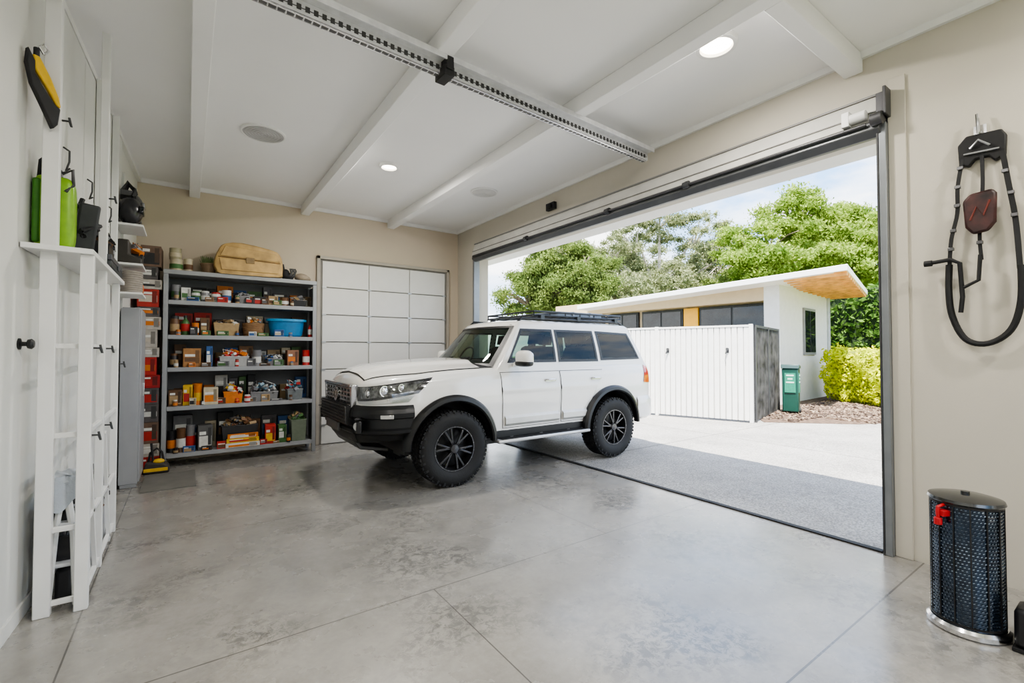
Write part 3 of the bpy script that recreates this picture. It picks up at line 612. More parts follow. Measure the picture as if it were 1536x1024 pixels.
tub(XS(360),Yf+.02,z,.42,.22,.28,dk,None,'black storage crate heaped with parts on bottom tier',[dk,gry,tan,(.2,.1,.05)],nf=45,hh=.12)
for i,(c,a) in enumerate(((wht,org),(yel,red),(org,wht))): carton(XS(364),Yf-.125+.003*i,z+.06*i,.40-.02*i,.03,.058,c,a,'flat printed box lying in a small stack',rz=.02*i)
carton(XS(405),Yf-.03,z,.13,.18,.26,red,yel,'red carton with yellow panel',rz=-.07); carton(XS(422),Yf-.02,z,.1,.18,.24,grn,wht,'green carton with white panel')
tub(XS(446),Yf-.01,z,.2,.22,.30,(.16,.19,.14),None,'grey-green bag-like tub stuffed with parts',[gry,grn,tan],nf=30,hh=.1)
pal=[brown,tan,dk,gry,wht,red,org,grn,blu,(.10,.10,.11),(.24,.13,.06),cream]
for z,hm in ((2.10,.31),(1.66,.36),(1.25,.33),(.76,.40),(.17,.50)):
    x=-.14
    while x<1.36:
        w=R.uniform(.09,.22); h=hm*R.uniform(.5,.95); c=R.choice(pal); a=R.choice(pal); k=R.random()
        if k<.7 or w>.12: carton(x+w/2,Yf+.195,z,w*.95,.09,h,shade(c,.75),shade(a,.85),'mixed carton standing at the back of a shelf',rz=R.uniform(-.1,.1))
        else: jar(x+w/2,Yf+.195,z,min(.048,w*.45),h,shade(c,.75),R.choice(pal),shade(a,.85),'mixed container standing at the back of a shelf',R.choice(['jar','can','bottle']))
        x+=w+.008
for z in (2.10,1.66,1.25,.76,.17):
    for i in range(9):
        x=-.11+i*.165+R.uniform(-.02,.02); c=R.choice(pal); a=R.choice(pal)
        if i%4==0: jar(x,Yf-.115,z,.02+.008*R.random(),R.uniform(.05,.11),c,a,R.choice(pal),'tiny jar on the front edge of a shelf',R.choice(['jar','can']))
        elif z>.3 or not .45<x<.85: carton(x,Yf-.115,z,R.uniform(.07,.145),.022,R.uniform(.03,.11),c,a,'tiny carton on the front edge of a shelf',rz=R.uniform(-.15,.15))
z=2.48
jar(XS(262),Yf,z,.07,.15,cream,brown,grn,'cream tin with green band at the base of a stack','can'); jar(XS(262)-.01,Yf,z+.15,.066,.14,(.34,.31,.20),brown,cream,'olive tin stacked on another tin','can')
jar(XS(280),Yf+.02,z,.05,.17,cream,tan,brown,'cream paint tin with brown band','can')
e=T('potted_plant','small dry green plant in brown pot on shelving unit','potted plant',(XS(311),Yf,z))
MB().lathe([(0,0),(.07,0),(.095,.11),(.10,.11),(.10,.13),(.085,.13),(.075,.1),(0,.1)],n=24).o('pot',pm((.18,.12,.07),.8),e)
mb=MB()
for i in range(130):
    a=R.random()*6.28; r=R.uniform(0,.08); h=R.uniform(.04,.12); mb.tube([(r*math.cos(a),r*math.sin(a),.10),(r*1.4*math.cos(a),r*1.4*math.sin(a),.11+h)],[.008,.002],4)
mb.o('foliage',pm((.12,.17,.06),.8),e)
e=T('carry_case','tan hard-sided carry case lying on top of shelving unit','case',(XS(371),Yf,z))
prof=[(-.40,.04),(-.43,.10),(-.42,.20),(-.37,.34),(-.30,.41),(-.10,.44),(.28,.385),(.38,.33),(.42,.22),(.42,.06),(.38,.01),(0,0),(-.36,0)]
prof=[tuple(p) for p in catmull(prof+[prof[0]],2)[:-1]]
mb=MB(); nr=[]
for k,yy in ((.90,-.16),(.97,-.145),(1,-.10),(1,.10),(.97,.145),(.90,.16)): nr.append([(p[0]*k*.97,yy,max(0,.2+(p[1]-.2)*k) if p[1]>.02 else max(0,p[1])) for p in prof])
n=len(nr[0]); mb.add([p for r in nr for p in r],[(j*n+i,j*n+(i+1)%n,(j+1)*n+(i+1)%n,(j+1)*n+i) for j in range(5) for i in range(n)]+[tuple(range(n)),tuple(range(5*n,6*n))])
casem=M('case_tan',(.48,.32,.13),.55,var=.3,scale=6,bump=.15,bscale=30)
mb.o('case_body',casem,e,ang=40)
MB().prism([(-.33,.05),(.35,.05),(.37,.19),(-.36,.21)],-.172,-.158,'y').o('front_pocket',casem,e,bevel=.012)
MB().prism([(-.35,.235),(.37,.215),(.31,.33),(-.29,.375)],-.172,-.158,'y').o('front_flap',casem,e,bevel=.012)
MB().tube([(-.37,-.162,.222),(0,-.166,.215),(.37,-.162,.200)],.005).o('seam',pm((.16,.09,.03),.8),e)
MB().box(-.05,.05,-.18,-.17,.16,.24).o('latch',pm((.25,.17,.08),.4),e,bevel=.005)
e=T('work_glove','dark grey work gloves bundled beside tan case','gloves',(XS(426),Yf,z))
MB().sph((0,0,.08),(.06,.07,.08)).sph((.04,-.02,.05),(.07,.05,.05)).rbox((-.03,.03,.13),(.05,.08,.2),(.1,-.2,0)).o('palm',pm(dk,.8),e,bevel=.01)
mb=MB()
for k in range(4): mb.tube([(.04+.02*k,-.05,.05),(.06+.022*k,-.08,.1+.03*(k%2)),(.05+.02*k,-.07,.16)],.012)
mb.o('finger',pm((.08,.08,.08),.8),e)
MB().sph((0,0,.055),(.10,.08,.06),n=12,k=8).sph((.07,.01,.04),(.06,.06,.045),n=10,k=6).o('rock',M('rock',(.30,.25,.19),.9,var=.3,bump=1,bscale=20),loc=(XS(450),Yf,z),label='small rough brown stone on top of shelving unit',cat='stone')
zz=.0; i=0
while zz<2.72:
    h=R.choice([.12,.16,.2,.22,.26]); h=min(h,2.82-zz)
    c=R.choice([(.42,.022,.018),(.42,.022,.018),(.33,.015,.015),(.44,.41,.37),(.38,.03,.02),(.16,.10,.07),(.10,.09,.09)])
    a=R.choice([wht,(.5,.45,.38),(.42,.022,.018),org,dk])
    e=carton(-.385+R.uniform(-.015,.015),7.37,zz,R.uniform(.19,.235),.34,h-.002,c,a,'red, brown or white product box in tall stack',rz=R.uniform(-.04,.04)); e['group']='stacked product boxes'; zz+=h
e=T('metal_cabinet','narrow grey metal cabinet against the side wall','cabinet',(-.575,6.35,0))
MB().box(.0,.16,0,.62,.04,1.92).box(.01,.15,.01,.61,0,.04).o('cabinet_body',M('cab_grey',(.32,.33,.35),.4,var=.04),e,bevel=.006)
MB().box(.16,.172,.01,.305,.06,1.90).box(.16,.172,.315,.61,.06,1.90).o('cabinet_door',M('cab_door',(.36,.37,.39),.4,var=.04),e,bevel=.004)
MB().box(.172,.19,.28,.295,.95,1.1).o('handle',chrome,e,bevel=.003)
e=T('tool_bag','black and yellow tool bag on the floor beside boxes','tool bag',(-.28,7.0,.0))
MB().prism([(-.14,0),(.13,0),(.12,.09),(.06,.13),(-.10,.14)],-.09,.09,'y').o('bag_body',pm((.05,.045,.04),.7),e,bevel=.025)
MB().box(-.12,.11,-.094,-.088,.03,.07).sph((.02,-.04,.14),(.06,.05,.03)).o('panel',pm(yel,.5),e,bevel=.004)
MB().tube([(-.08,0,.13),(-.06,0,.24),(0,0,.29),(.05,0,.24),(.07,0,.13)],.012).tube([(-.03,-.05,.12),(-.05,-.06,.36)],.012).o('handle',pm(dk,.6),e)
MB().box(-.36,.12,0,.80,0,.012).o('floor_mat',M('mat_grey',(.16,.155,.14),.95,var=.15,bump=.5,bscale=120),loc=(-.02,6.05,0),label='thin dark grey floor mat in front of shelving',cat='mat')
# ------------------------------------------------------------------ left wall white rack
lw=T('storage_rack','white painted timber storage rack fixed along side wall','rack',(0,0,0))
ps=M('rack_white',(.78,.78,.77),.45,var=.03)
MB().box(-.665,-.595,3.54,3.59,0,3.64).o('post',ps,lw,bevel=.004)
for y,zt,w in ((3.55,2.0,.06),(4.18,3.64,.045),(4.92,2.0,.045)): MB().box(-.50,-.50+w,y-.025,y+.025,0,zt).o('post',ps,lw,bevel=.004)
for y in (4.92,5.6): MB().box(XL(y)+.05,XL(y)+.10,y-.02,y+.02,2.06,3.64).o('post',ps,lw,bevel=.004)
MB().prism([(-.725,3.46),(-.44,3.50),(-.43,4.98),(-.655,4.98)],2.0,2.03,'z').o('shelf_board',ps,lw,bevel=.003)
for z in (.06,.46,.98,1.48):
    for a in ((-.485,-.46,3.58,4.15),(-.485,-.46,4.2,4.9),(-.61,-.49,3.56,3.585)): MB().box(*a,z-.014,z+.014).o('rail',ps,lw,bevel=.003)
for y,z in ((3.86,.5),(4.5,.45)): MB().rbox((-.47,y,z),(.02,.04,.92),(.36,0,0)).o('brace',ps,lw)
for y,z,x in ((3.56,1.47,-.44),(4.17,1.47,-.45),(3.56,.97,-.44),(4.17,.95,-.45),(4.9,1.35,-.45),(4.17,2.5,-.45),(3.56,2.75,-.59)):
    MB().tube([(x,y,z),(x+.03,y-.01,z),(x+.04,y-.01,z-.03),(x+.03,y-.01,z+.02)],.006,6).o('hook',dkgrey,lw)
wp=T('panel_cupboard','tall white flush panel doors along the side wall','cupboard',(0,0,0))
for y0,y1 in ((3.92,4.55),(4.57,5.3),(5.32,6.15)):
    x0,x1=XL(y0)+.012,XL(y1)+.012
    dd=MB().prism([(x0,y0),(x0+.035,y0),(x1+.035,y1),(x1,y1)],.10,3.62,'z').o('cupboard_door',M('panel_white',(.70,.70,.68),.5,var=.02),wp,bevel=.006)
    MB().tube([(x0+.04,y0+.1,2.75),(x0+.07,y0+.1,2.73),(x0+.07,y0+.1,2.66),(x0+.055,y0+.1,2.6),(x0+.075,y0+.1,2.62)],.006,6).o('handle',dkgrey,dd)
kx=XL(3.5)
MB().lathe([(0,0),(.03,0),(.03,.008),(.012,.012),(.012,.03),(.024,.035),(.028,.05),(.018,.06),(0,.062)],c=(kx,3.50,1.49),n=24,axis='x').o('knob',black,wp,label='round black knob')
e=T('hand_tool','yellow and black tin snips hanging on the wall','hand tool',(XL(3.5)+.075,3.48,2.70),rz=math.radians(-55))
MB().tube([(0,.0,.36),(.0,-.02,.39),(0,0,.42),(0,.02,.39),(0,0,.36)],.006).o('hook',chrome,e)
MB().prism([(-.05,.335),(-.02,.335),(.03,.24),(.065,.15),(.075,.10),(.055,.10),(.02,.17),(-.04,.26)],-.015,.015,'x').o('handle',pm((.72,.46,.03),.4),e,bevel=.008)
MB().prism([(-.07,.36),(-.04,.30),(-.04,.24),(.0,.17),(.05,.10),(.07,.09),(.06,.0),(.04,-.03),(0,.06),(-.055,.18),(-.075,.28)],-.018,.018,'x').tube([(0,-.03,.33),(0,-.03,.38)],.014).o('blade_sheath',pm(dk,.5),e,bevel=.008)
e=T('green_canister','boxy lime green canister with black strap behind white post','canister',(-.628,3.665,2.03))
MB().sph((0,0,.21),(.087,.062,.21),n=28,k=18,pw=.35).o('canister_body',pm((.22,.44,.02),.35),e,ang=60)
MB().box(-.086,-.05,-.066,.066,.03,.39).o('side_band',pm((.05,.20,.02),.4),e,bevel=.012)
MB().lathe([(0,.415),(.03,.415),(.03,.46),(.022,.47),(0,.47)],n=18).tube([(-.07,0,.40),(-.06,-.02,.50),(-.02,-.02,.56),(.0,0,.46)],.010).tube([(.03,-.03,.44),(.075,-.03,.47),(.08,-.04,.38),(.05,-.06,.33)],.009).o('cap',pm(dk,.4),e)
e=T('gear_strap','black straps and buckles piled on white shelf','straps',(-.53,3.95,2.03))
mb=MB()
for k in range(9):
    a=k*.9; mb.tube([(.05*math.cos(a),.11*math.sin(a),.015+.03*k),(.06*math.cos(a+1),.12*math.sin(a+1),.05+.03*k),(.05*math.cos(a+2),.10*math.sin(a+2),.03+.035*k),(-.03,.05,.08+.04*k)],.014,6)
mb.o('strap',pm(dk,.7),e)
MB().rbox((0,-.03,.20),(.10,.14,.30),(.2,.1,.2)).prism([(-.1,.30),(.06,.34),(.05,.37),(-.09,.33)],-.07,.05,'x').o('pouch',pm((.04,.043,.048),.6),e,bevel=.02)
e=T('tool_case','dark flat tool case lying on white shelf','case',(-.50,4.46,2.03))
MB().box(-.10,.07,-.29,.36,0,.05).o('case_body',pm((.05,.055,.06),.5),e,bevel=.01)
MB().box(-.10,.07,-.29,.36,.052,.09).box(.07,.08,0,.08,.02,.05).o('lid',pm((.09,.095,.11),.4),e,bevel=.008)
tub(-.56,4.68,2.122,.16,.3,.13,dk,None,'black tub of tangled gear on the tool case',[dk,gry,dk,brown],nf=30,hh=.14)
lr=T('gear_rack','small white rack holding dark helmets and gear','rack',(0,0,0))
for z in (2.68,2.30,2.02): MB().box(XL(5.6)+.06,-.36,5.70,6.18,z-.02,z).o('shelf_board',ps,lr,bevel=.003)
for y in (5.66,6.18): MB().box(XL(5.6)+.06,XL(5.6)+.09,y,y+.04,1.9,3.3).o('post',ps,lr)
e=T('helmet','black riding helmet on white rack','helmet',(-.47,5.82,2.68))
MB().sph((0,0,.14),(.10,.12,.14)).o('shell',pm(dk,.25),e); MB().prism([(-.10,.12),(.09,.12),(.08,.19),(-.08,.19)],.07,.108,'x').o('visor',glass,e,bevel=.01)
e=T('helmet','dark grey helmet with pad on white rack','helmet',(-.47,6.06,2.68))
MB().sph((0,0,.24),(.09,.11,.14)).box(-.07,.07,-.08,.08,0,.12).o('shell',pm((.07,.07,.07),.4),e); MB().prism([(-.09,.24),(.08,.24),(.07,.29),(-.07,.29)],.07,.098,'x').o('visor',pm(gry,.2),e,bevel=.01)
e=T('gear_strap','black webbing and goggles stacked above helmets','straps',(-.50,5.95,2.98)); mb=MB()
mb=MB().rbox((0,0,.03),(.12,.2,.05),(0,0,.1),1)
for k in range(5): mb.tube([(.04,-.1+.04*k,.0),(.06,-.08+.045*k,.08),(0,-.06+.03*k,.14+.02*(k%2)),(-.04,-.09+.05*k,.05)],.012,6)
mb.o('strap',[pm(dk,.7),pm((.08,.08,.085),.5)],e)
e=T('boots','pair of black boots on white rack','boots',(-.47,5.82,2.30))
for q in (0,.12): MB().prism([(-.10,0),(.10,0),(.10,.06),(0,.10),(0,.24),(-.09,.24)],q-.04,q+.04,'y').o('boot',pm((.04,.035,.03),.5),e,bevel=.015)
tub(-.47,6.07,2.30,.18,.16,.13,dk,None,'small black tub of tangled gear on rack',[dk,gry,org],nf=24,hh=.12)
e=T('wicker_basket','pale grey woven basket on white rack','basket',(-.46,5.86,2.02)); mb=MB()
for k in range(10): mb.tube([(.085*math.cos(t),.11*math.sin(t),.012+k*.021) for t in np.linspace(0,2*math.pi,29)[:-1]],.012,6,closed=True)
mb.lathe([(0,0),(.08,0),(.08,.01),(0,.01)]); mb.o('basket_weave',pm((.30,.27,.24),.8),e)
e=T('cloth_pouch','crumpled orange cloth pouch beside woven basket','pouch',(-.43,6.08,2.02))
MB().sph((0,0,.07),(.06,.075,.075),n=14,k=9,pw=.7).o('pouch_body',pm((.55,.13,.03),.8),e); MB().tube([(-.03,-.03,.13),(0,0,.18),(.03,.03,.13)],.012).o('strap',pm((.4,.08,.03),.8),e)
e=T('step_stool','white plastic step stool stored inside rack','stool',(-.565,3.80,0))
for yv in (-.15,.15):
    MB().tube([(.065,yv*1.2,0.01),(.045,yv,.40),(.0,yv*.85,.70)],.018).tube([(-.055,yv*1.2,0.01),(-.03,yv,.45),(-.0,yv*.85,.70)],.015).o('leg',ps,e)
MB().box(-.055,.07,-.16,.16,.68,.72).o('seat',M('seat_pale',(.55,.59,.64),.5),e,bevel=.02)
for z in (.22,.45): MB().box(-.05,.06,-.16,.16,z,z+.02).o('step',M('step_white',(.62,.64,.67),.5),e,bevel=.006)
MB().grid(lambda u,v:(lerp(-.06,.075,u),-.165-.012*math.sin(u*9)-.01*v,.735-.16*v*(1+.25*math.sin(u*5))),16,10).grid(lambda u,v:(lerp(-.06,.075,u),lerp(-.165,.05,v)-.012*math.sin(u*9)*(1-v),.735+.006*math.sin(u*14+v*9)),16,10).o('towel',M('towel_pale',(.50,.54,.59),.9,bump=.4),loc=(-.565,3.80,0),label='pale grey-blue towel draped over white step stool',cat='towel',ang=80)
tub(-.565,4.28,0,.15,.26,.30,(.62,.64,.66),None,'white plastic crate stuffed with dark gear on floor',[dk,gry,dk,brown],nf=60,hh=.22,nm='crate')
tub(-.565,4.62,0,.15,.26,.38,(.60,.62,.65),None,'white plastic crate filled with black bags on floor',[dk,dk,gry],nf=60,hh=.22,nm='crate')
tub(-.575,3.80,.24,.09,.22,.14,dk,None,'black caddy of gear on the stool step',[dk,gry,dk],nf=20,hh=.05)
tub(-.575,3.80,.47,.09,.22,.07,dk,None,'black tray of gear on the upper stool step',[dk,gry,dk],nf=20,hh=.05)
e=T('gear_bag','black nylon gear bag standing on floor under the stool','bag',(-.57,3.80,0))
MB().prism([(-.13,0),(.13,0),(.12,.16),(.05,.20),(-.10,.19)],-.035,.045,'x').o('bag_body',pm((.015,.015,.017),.6),e,bevel=.02); MB().tube([(.0,-.05,.17),(0,-.02,.212),(0,.03,.212),(0,.06,.17)],.008).o('handle',pm(dk,.6),e)
# ------------------------------------------------------------------ right wall harness
hx=XR-.035
blk2=M('webbing_black',(.008,.008,.009),.6,var=.3)
hn=T('safety_harness','black strap harness with dark red pouch hanging on wall','harness',(0,0,0))
MB().tube([(XR-.0,.66,2.86),(hx-.02,.66,2.84),(hx-.03,.66,2.88),(hx-.02,.665,2.96)],.010).box(XR-.012,XR-.0,.63,.69,2.80,2.90).o('hook',chrome,hn)
MB().prism([(.755,2.66),(.76,2.79),(.72,2.84),(.56,2.83),(.54,2.79),(.545,2.67),(.59,2.64),(.62,2.68),(.68,2.68),(.71,2.64)],hx-.015,XR-.005,'x').o('bracket',blk2,hn,bevel=.008)
MB().tube([(hx-.025,.70,2.75),(hx-.035,.66,2.79),(hx-.035,.61,2.74)],.007).tube([(hx-.025,.73,2.72),(hx-.025,.57,2.71)],.006).o('spring_clip',alum,hn)
def ribbon(p,w,t,k=6):
    P=catmull(p,k); mb=MB(); vs=[]
    for q in P: vs+=[(q[0]-t,q[1]-w,q[2]),(q[0]-t,q[1]+w,q[2]),(q[0]+t,q[1]+w,q[2]),(q[0]+t,q[1]-w,q[2])]
    n=len(P); fs=[(0,1,2,3),(4*n-1,4*n-2,4*n-3,4*n-4)]
    for i in range(n-1):
        for j in range(4): fs.append((4*i+j,4*i+(j+1)%4,4*i+4+(j+1)%4,4*i+4+j))
    return mb.add(vs,fs)
for p,w in (([(hx-.01,.738,2.70),(hx-.02,.762,2.52),(hx-.012,.768,2.35),(hx-.02,.798,2.18),(hx-.012,.812,1.98)],.010),([(hx-.01,.56,2.70),(hx-.02,.535,2.48),(hx-.012,.51,2.25),(hx-.02,.495,1.95)],.013),([(hx-.01,.65,2.70),(hx-.03,.645,2.5),(hx-.02,.665,2.2),(hx-.012,.66,2.03)],.009)):
    ribbon(p,w,.005).o('strap',blk2,hn)
for y_,z_ in ((.748,2.64),(.762,2.52),(.766,2.40),(.787,2.24),(.800,2.12),(.548,2.56),(.525,2.42),(.513,2.28),(.665,2.14)): MB().box(hx-.032,hx-.008,y_-.015,y_+.015,z_-.011,z_+.011).o('buckle',M('buckle_steel',(.14,.14,.145),.3,.7),hn,bevel=.003)
MB().prism([(.725,2.24),(.735,2.41),(.70,2.45),(.60,2.46),(.580,2.43),(.585,2.25),(.62,2.20),(.69,2.19)],hx-.065,hx-.03,'x').o('pouch',M('pouch_maroon',(.038,.011,.010),.45,var=.9,scale=14),hn,bevel=.014)
MB().tube([(hx-.066,.70,2.28),(hx-.067,.67,2.36),(hx-.066,.64,2.30),(hx-.066,.61,2.39)],.006).o('embroidery',M('zipc',(.16,.03,.02),.5),hn)
MB().tube(catmull([(hx-.02,.49,1.97),(hx-.02,.495,1.75),(hx-.02,.54,1.58),(hx-.02,.64,1.50),(hx-.02,.74,1.53),(hx-.02,.80,1.68),(hx-.02,.815,1.85),(hx-.02,.81,2.02)],6),.018,10).o('hose',blk2,hn)
MB().tube([(hx-.045,.92,2.04),(hx-.045,.80,2.05),(hx-.045,.755,2.02),(hx-.045,.745,1.80),(hx-.045,.755,1.70)],.013).tube([(hx-.045,.66,2.06),(hx-.045,.67,1.90),(hx-.045,.74,1.86)],.011).cyl((hx-.045,.93,2.04),(hx-.045,.89,2.04),.02).o('clamp',blk2,hn)
# ------------------------------------------------------------------ heater canister
ht=T('patio_heater','dark metallic mesh canister heater with red valve on floor','heater',(3.38,.625,0),rz=.3)
MB().lathe([(0,0),(.155,0),(.163,.008),(.163,.03),(.15,.045),(0,.045)],n=48).o('base_ring',chrome,ht)
MB().lathe([(0,.045),(.138,.045),(.138,.665),(0,.665)],n=48).o('canister',M('can_blue',(.015,.035,.07),.15,.8,var=.4,scale=12,coat=1),ht)
mb=MB()
for k in range(36):
    z=.063+k*.0170
    for i in range(56):
        t=2*math.pi*(i+.5*(k%2))/56; mb.rbox((.1400*math.cos(t),.1400*math.sin(t),z),(.004,.008,.005),(.4,0,t))
mb.o('grille',M('can_mesh',(.26,.32,.40),.15,.95,var=.8,scale=5),ht)
mb=MB().lathe([(.139,.05),(.145,.05),(.145,.06),(.139,.06)],n=40,closed=True).lathe([(.139,.65),(.145,.65),(.145,.665),(.139,.665)],n=40,closed=True)
for i in range(14):
    t=2*math.pi*i/14; mb.rbox((.142*math.cos(t),.142*math.sin(t),.36),(.006,.005,.62),(0,0,t))
mb.o('rib',black,ht)
MB().lathe([(0,.66),(.146,.66),(.153,.668),(.148,.682),(.10,.694),(.03,.70),(0,.70)],n=48).cyl((0,0,.69),(0,0,.712),.018).o('lid',M('lid_dk',(.12,.125,.13),.18,.9),ht)
MB().rbox((-.120,.10,.61),(.04,.045,.03),(0,0,.8)).tube([(-.10,.09,.65),(-.135,.12,.64),(-.135,.12,.56)],.009).cyl((-.135,.12,.55),(-.135,.12,.585),.017).o('valve',pm((.50,.015,.02),.35),ht,bevel=.004)
bt=T('work_boot','black rubber boot on concrete floor','boot',(3.43,.405,0),rz=0)
MB().prism([(-.14,.02),(.14,.02),(.14,.07),(.04,.12),(.03,.20),(-.12,.20),(-.13,.1)],-.045,.045,'y').o('upper',pm((.012,.012,.014),.4),bt,bevel=.02)
MB().prism([(-.145,0),(.15,0),(.15,.02),(-.145,.02)],-.05,.05,'y').o('sole',rubber,bt,bevel=.005)
# ------------------------------------------------------------------ exterior
drv=concrete('driveway_concrete',(.43,.415,.39),(.33,.32,.30),.7,[(1,4.6,.012,4.2,14),(0,7.6,.012,-8,20)],stain=.5,speck=True)
MB().box(XR,13,-14,26,-.0195,-.012).o('driveway',drv,label='pale exposed aggregate concrete driveway outside the garage',cat='driveway')
MB().box(-60,90,-60,110,-.6,-.02).o('ground',M('grass',(.10,.16,.04),.9,var=.4,scale=1.5),kind='structure')
MB().prism([(9.75,4.80),(11.0,3.6),(13.0,2.6),(26,2.2),(26,9),(13.0,9),(11.5,6.2)],-.0118,-.002,'z').o('mulch_bed',M('mulch',(.10,.065,.045),.95,var=.6,scale=14,bump=1,bscale=25),label='brown bark mulch garden bed beside driveway',cat='garden bed')
mb=MB()
for i in range(2200):
    x=R.uniform(10.2,15.5); y=R.uniform(3.4,5.7)
    if x<11.3 and y<4.4: continue
    mb.rbox((x,y,.010),(R.uniform(.04,.12),R.uniform(.02,.05),.02),(R.uniform(-.5,.5),R.uniform(-.5,.5),R.uniform(0,3)),i%3)
mb.o('bark_chips',[pm((.15,.10,.07),.9),pm((.06,.04,.03),.9),pm((.24,.18,.13),.9)],label='scattered bark chips covering the garden bed',cat='mulch',kind='stuff')
A=Vector((9.45,4.92)); B=Vector((8.25,8.4)); dv=(B-A); Lf=dv.length; rz=math.atan2(dv.y,dv.x)
fn=T('fence','white vertical board fence with latched gates','fence',(A.x,A.y,0),rz=rz)
fw=M('fence_white',(.70,.70,.68),.5,var=.04)
mb=MB().box(0,Lf,-.035,-.018,.03,1.96); k=int(Lf/.115)
for i in range(k): mb.box(i*.115+.008,i*.115+.107,-.02,.025,.03,1.96)
mb.o('board',fw,fn,bevel=.006)
for a in ((.3,.4),(1.6,1.7)): MB().box(0,Lf,-.07,-.035,*a).o('rail',fw,fn)
MB().box(0,Lf,-.03,.035,1.96,2.0).o('rail',fw,fn)
for x in (-.06,1.88,Lf): MB().box(x,x+.07,-.05,.05,-.01,2.01).o('post',fw,fn,bevel=.005)
for x in (.42,1.66): MB().box(x-.03,x+.03,.025,.035,1.42,1.52).tube([(x,.03,1.48),(x,.075,1.48),(x+.03,.075,1.40)],.014).cyl((x,.03,1.5),(x,.06,1.5),.03).o('latch',dkgrey,fn)
A2=Vector((9.56,4.88)); B2=Vector((11.9,5.5)); dv=B2-A2; L2=dv.length
sc=T('garden_screen','dark weathered lattice garden screen joined to white fence','screen',(A2.x,A2.y,0),rz=math.atan2(dv.y,dv.x))
mb=MB()
for i in range(34): mb.box(i*L2/34,i*L2/34+.028,-.012,.002,.02,1.95)
for i in range(40): mb.box(0,L2,.0,.012,.04+i*.048,.062+i*.048)
mb.o('lattice',M('screen_dark',(.045,.045,.045),.6,var=.95,scale=4),sc)
mb=MB().box(0,L2,-.02,.02,1.95,2.0)
for x in (0,L2/2,L2-.05): mb.box(x,x+.06,-.03,.03,-.01,2.0)
mb.o('post',dkgrey,sc)
bn=T('recycling_bin','dark green upright waste bin beside screen','bin',(11.6,5.08,0),rz=.3)
MB().prism([(-.14,.05),(.14,.05),(.165,1.05),(-.165,1.05)],-.165,.165,'y').o('bin_body',M('bin_green',(.008,.055,.04),.4,var=.1),bn,bevel=.02)
MB().prism([(-.185,1.05),(.185,1.05),(.165,1.12),(-.15,1.15)],-.185,.185,'y').o('lid',M('bin_lid',(.02,.05,.05),.4),bn,bevel=.015)
for a in (-.185,.145): MB().cyl((.12,a,.07),(.12,a+.04,.07),.07).o('wheel',rubber,bn)
MB().box(-.170,-.155,-.11,.11,.5,.95).box(-.11,.11,-.175,-.160,.5,.95).o('sticker',pm((.02,.20,.13),.5),bn)
mb=MB()
for i,(w_,z_) in enumerate(((.15,.88),(.10,.80),(.16,.72))): mb.box(-w_/2,w_/2,-.179,-.174,z_,z_+.03); mb.box(-.174,-.169,-w_/2,w_/2,z_,z_+.03)
mb.o('sticker_mark',pm((.6,.7,.62),.5),bn)
hs=T('garden_house','white flat-roofed outbuilding with timber-lined eaves','house',(13.2,6.05,0),rz=math.radians(5))
hw=M('render_white',(.66,.655,.63),.8,var=.04,bump=.1); hb=M('render_beige',(.52,.41,.27),.8,var=.04)
MB().box(0,4.1,0,.2,-.02,3.3).box(0,.2,.2,.40,-.02,3.3).box(.0,.2,.4,8.5,2.88,3.3,1).box(.6,.75,.4,8.5,-.02,3.0,1).o('wall',[hw,hb],hs)
MB().box(4.0,4.25,-.03,.25,-.02,3.25).o('corner_post',M('post_grey',(.45,.46,.47),.6),hs)
for y0,y1 in ((.45,2.55),(3.12,4.7),(4.85,6.2),(6.4,7.9)):
    MB().box(.50,.598,y0,y1,.6,2.86).o('window_frame',black,hs,bevel=.01); 
    ym=(y0+y1)/2
    MB().box(.48,.50,y0+.07,ym-.03,.7,2.78).box(.48,.50,ym+.03,y1-.07,.7,2.78).o('window_pane',glass,hs)
MB().box(.47,.59,2.58,3.08,.0,2.86).o('door',M('door_yellow',(.78,.40,.03),.5),hs,bevel=.01)
MB().box(1.75,2.75,-.05,0,1.35,2.75).o('window_frame',M('wf',(.25,.25,.24),.5),hs); MB().box(1.83,2.22,-.065,-.05,1.43,2.67).box(2.28,2.67,-.065,-.05,1.43,2.67).o('window_pane',glass,hs)
rz=math.radians(5)
def toL(x,y): dx,dy=x-13.2,y-6.05; return (dx*math.cos(rz)+dy*math.sin(rz),-dx*math.sin(rz)+dy*math.cos(rz))
P=[(12.6,4.25,3.5),(17.9,5.5,3.42),(17.2,14,3.16),(11.85,12.6,3.16)]
top=[(*toL(p[0],p[1]),p[2]) for p in P]; bot=[(q[0],q[1],q[2]-.15) for q in top]
MB().add(bot+top,[(3,2,1,0),(4,5,6,7),(0,1,5,4),(1,2,6,5),(2,3,7,6),(3,0,4,7)]).o('roof',M('roof_white',(.80,.80,.79),.5,var=.02),hs,bevel=.01)
tim=M('timber_soffit',(.72,.36,.10),.6,var=.3,scale=4)
a0,a1=Vector(bot[0]),Vector(bot[1]); dn=(a1-a0)
Q=[(3,2,1,0),(4,5,6,7),(0,1,5,4),(1,2,6,5),(2,3,7,6),(3,0,4,7)]
mb=MB().add([a0+Vector((.03,.03,-.012)),a1+Vector((-.03,.03,-.012)),a1+Vector((-.3,1.5,-.012)),a0+Vector((.03,1.5,-.012)),a0+Vector((.03,.03,.004)),a1+Vector((-.03,.03,.004)),a1+Vector((-.3,1.5,.004)),a0+Vector((.03,1.5,.004))],Q)
for i in range(13):
    p=a0+dn*(.03+i*.075); mb.add([p+Vector((a,b_,c)) for c in (-.09,-.005) for a,b_ in ((0,.03),(.10,.03),(.10,1.4),(0,1.4))],Q)
mb.o('soffit_batten',tim,hs)
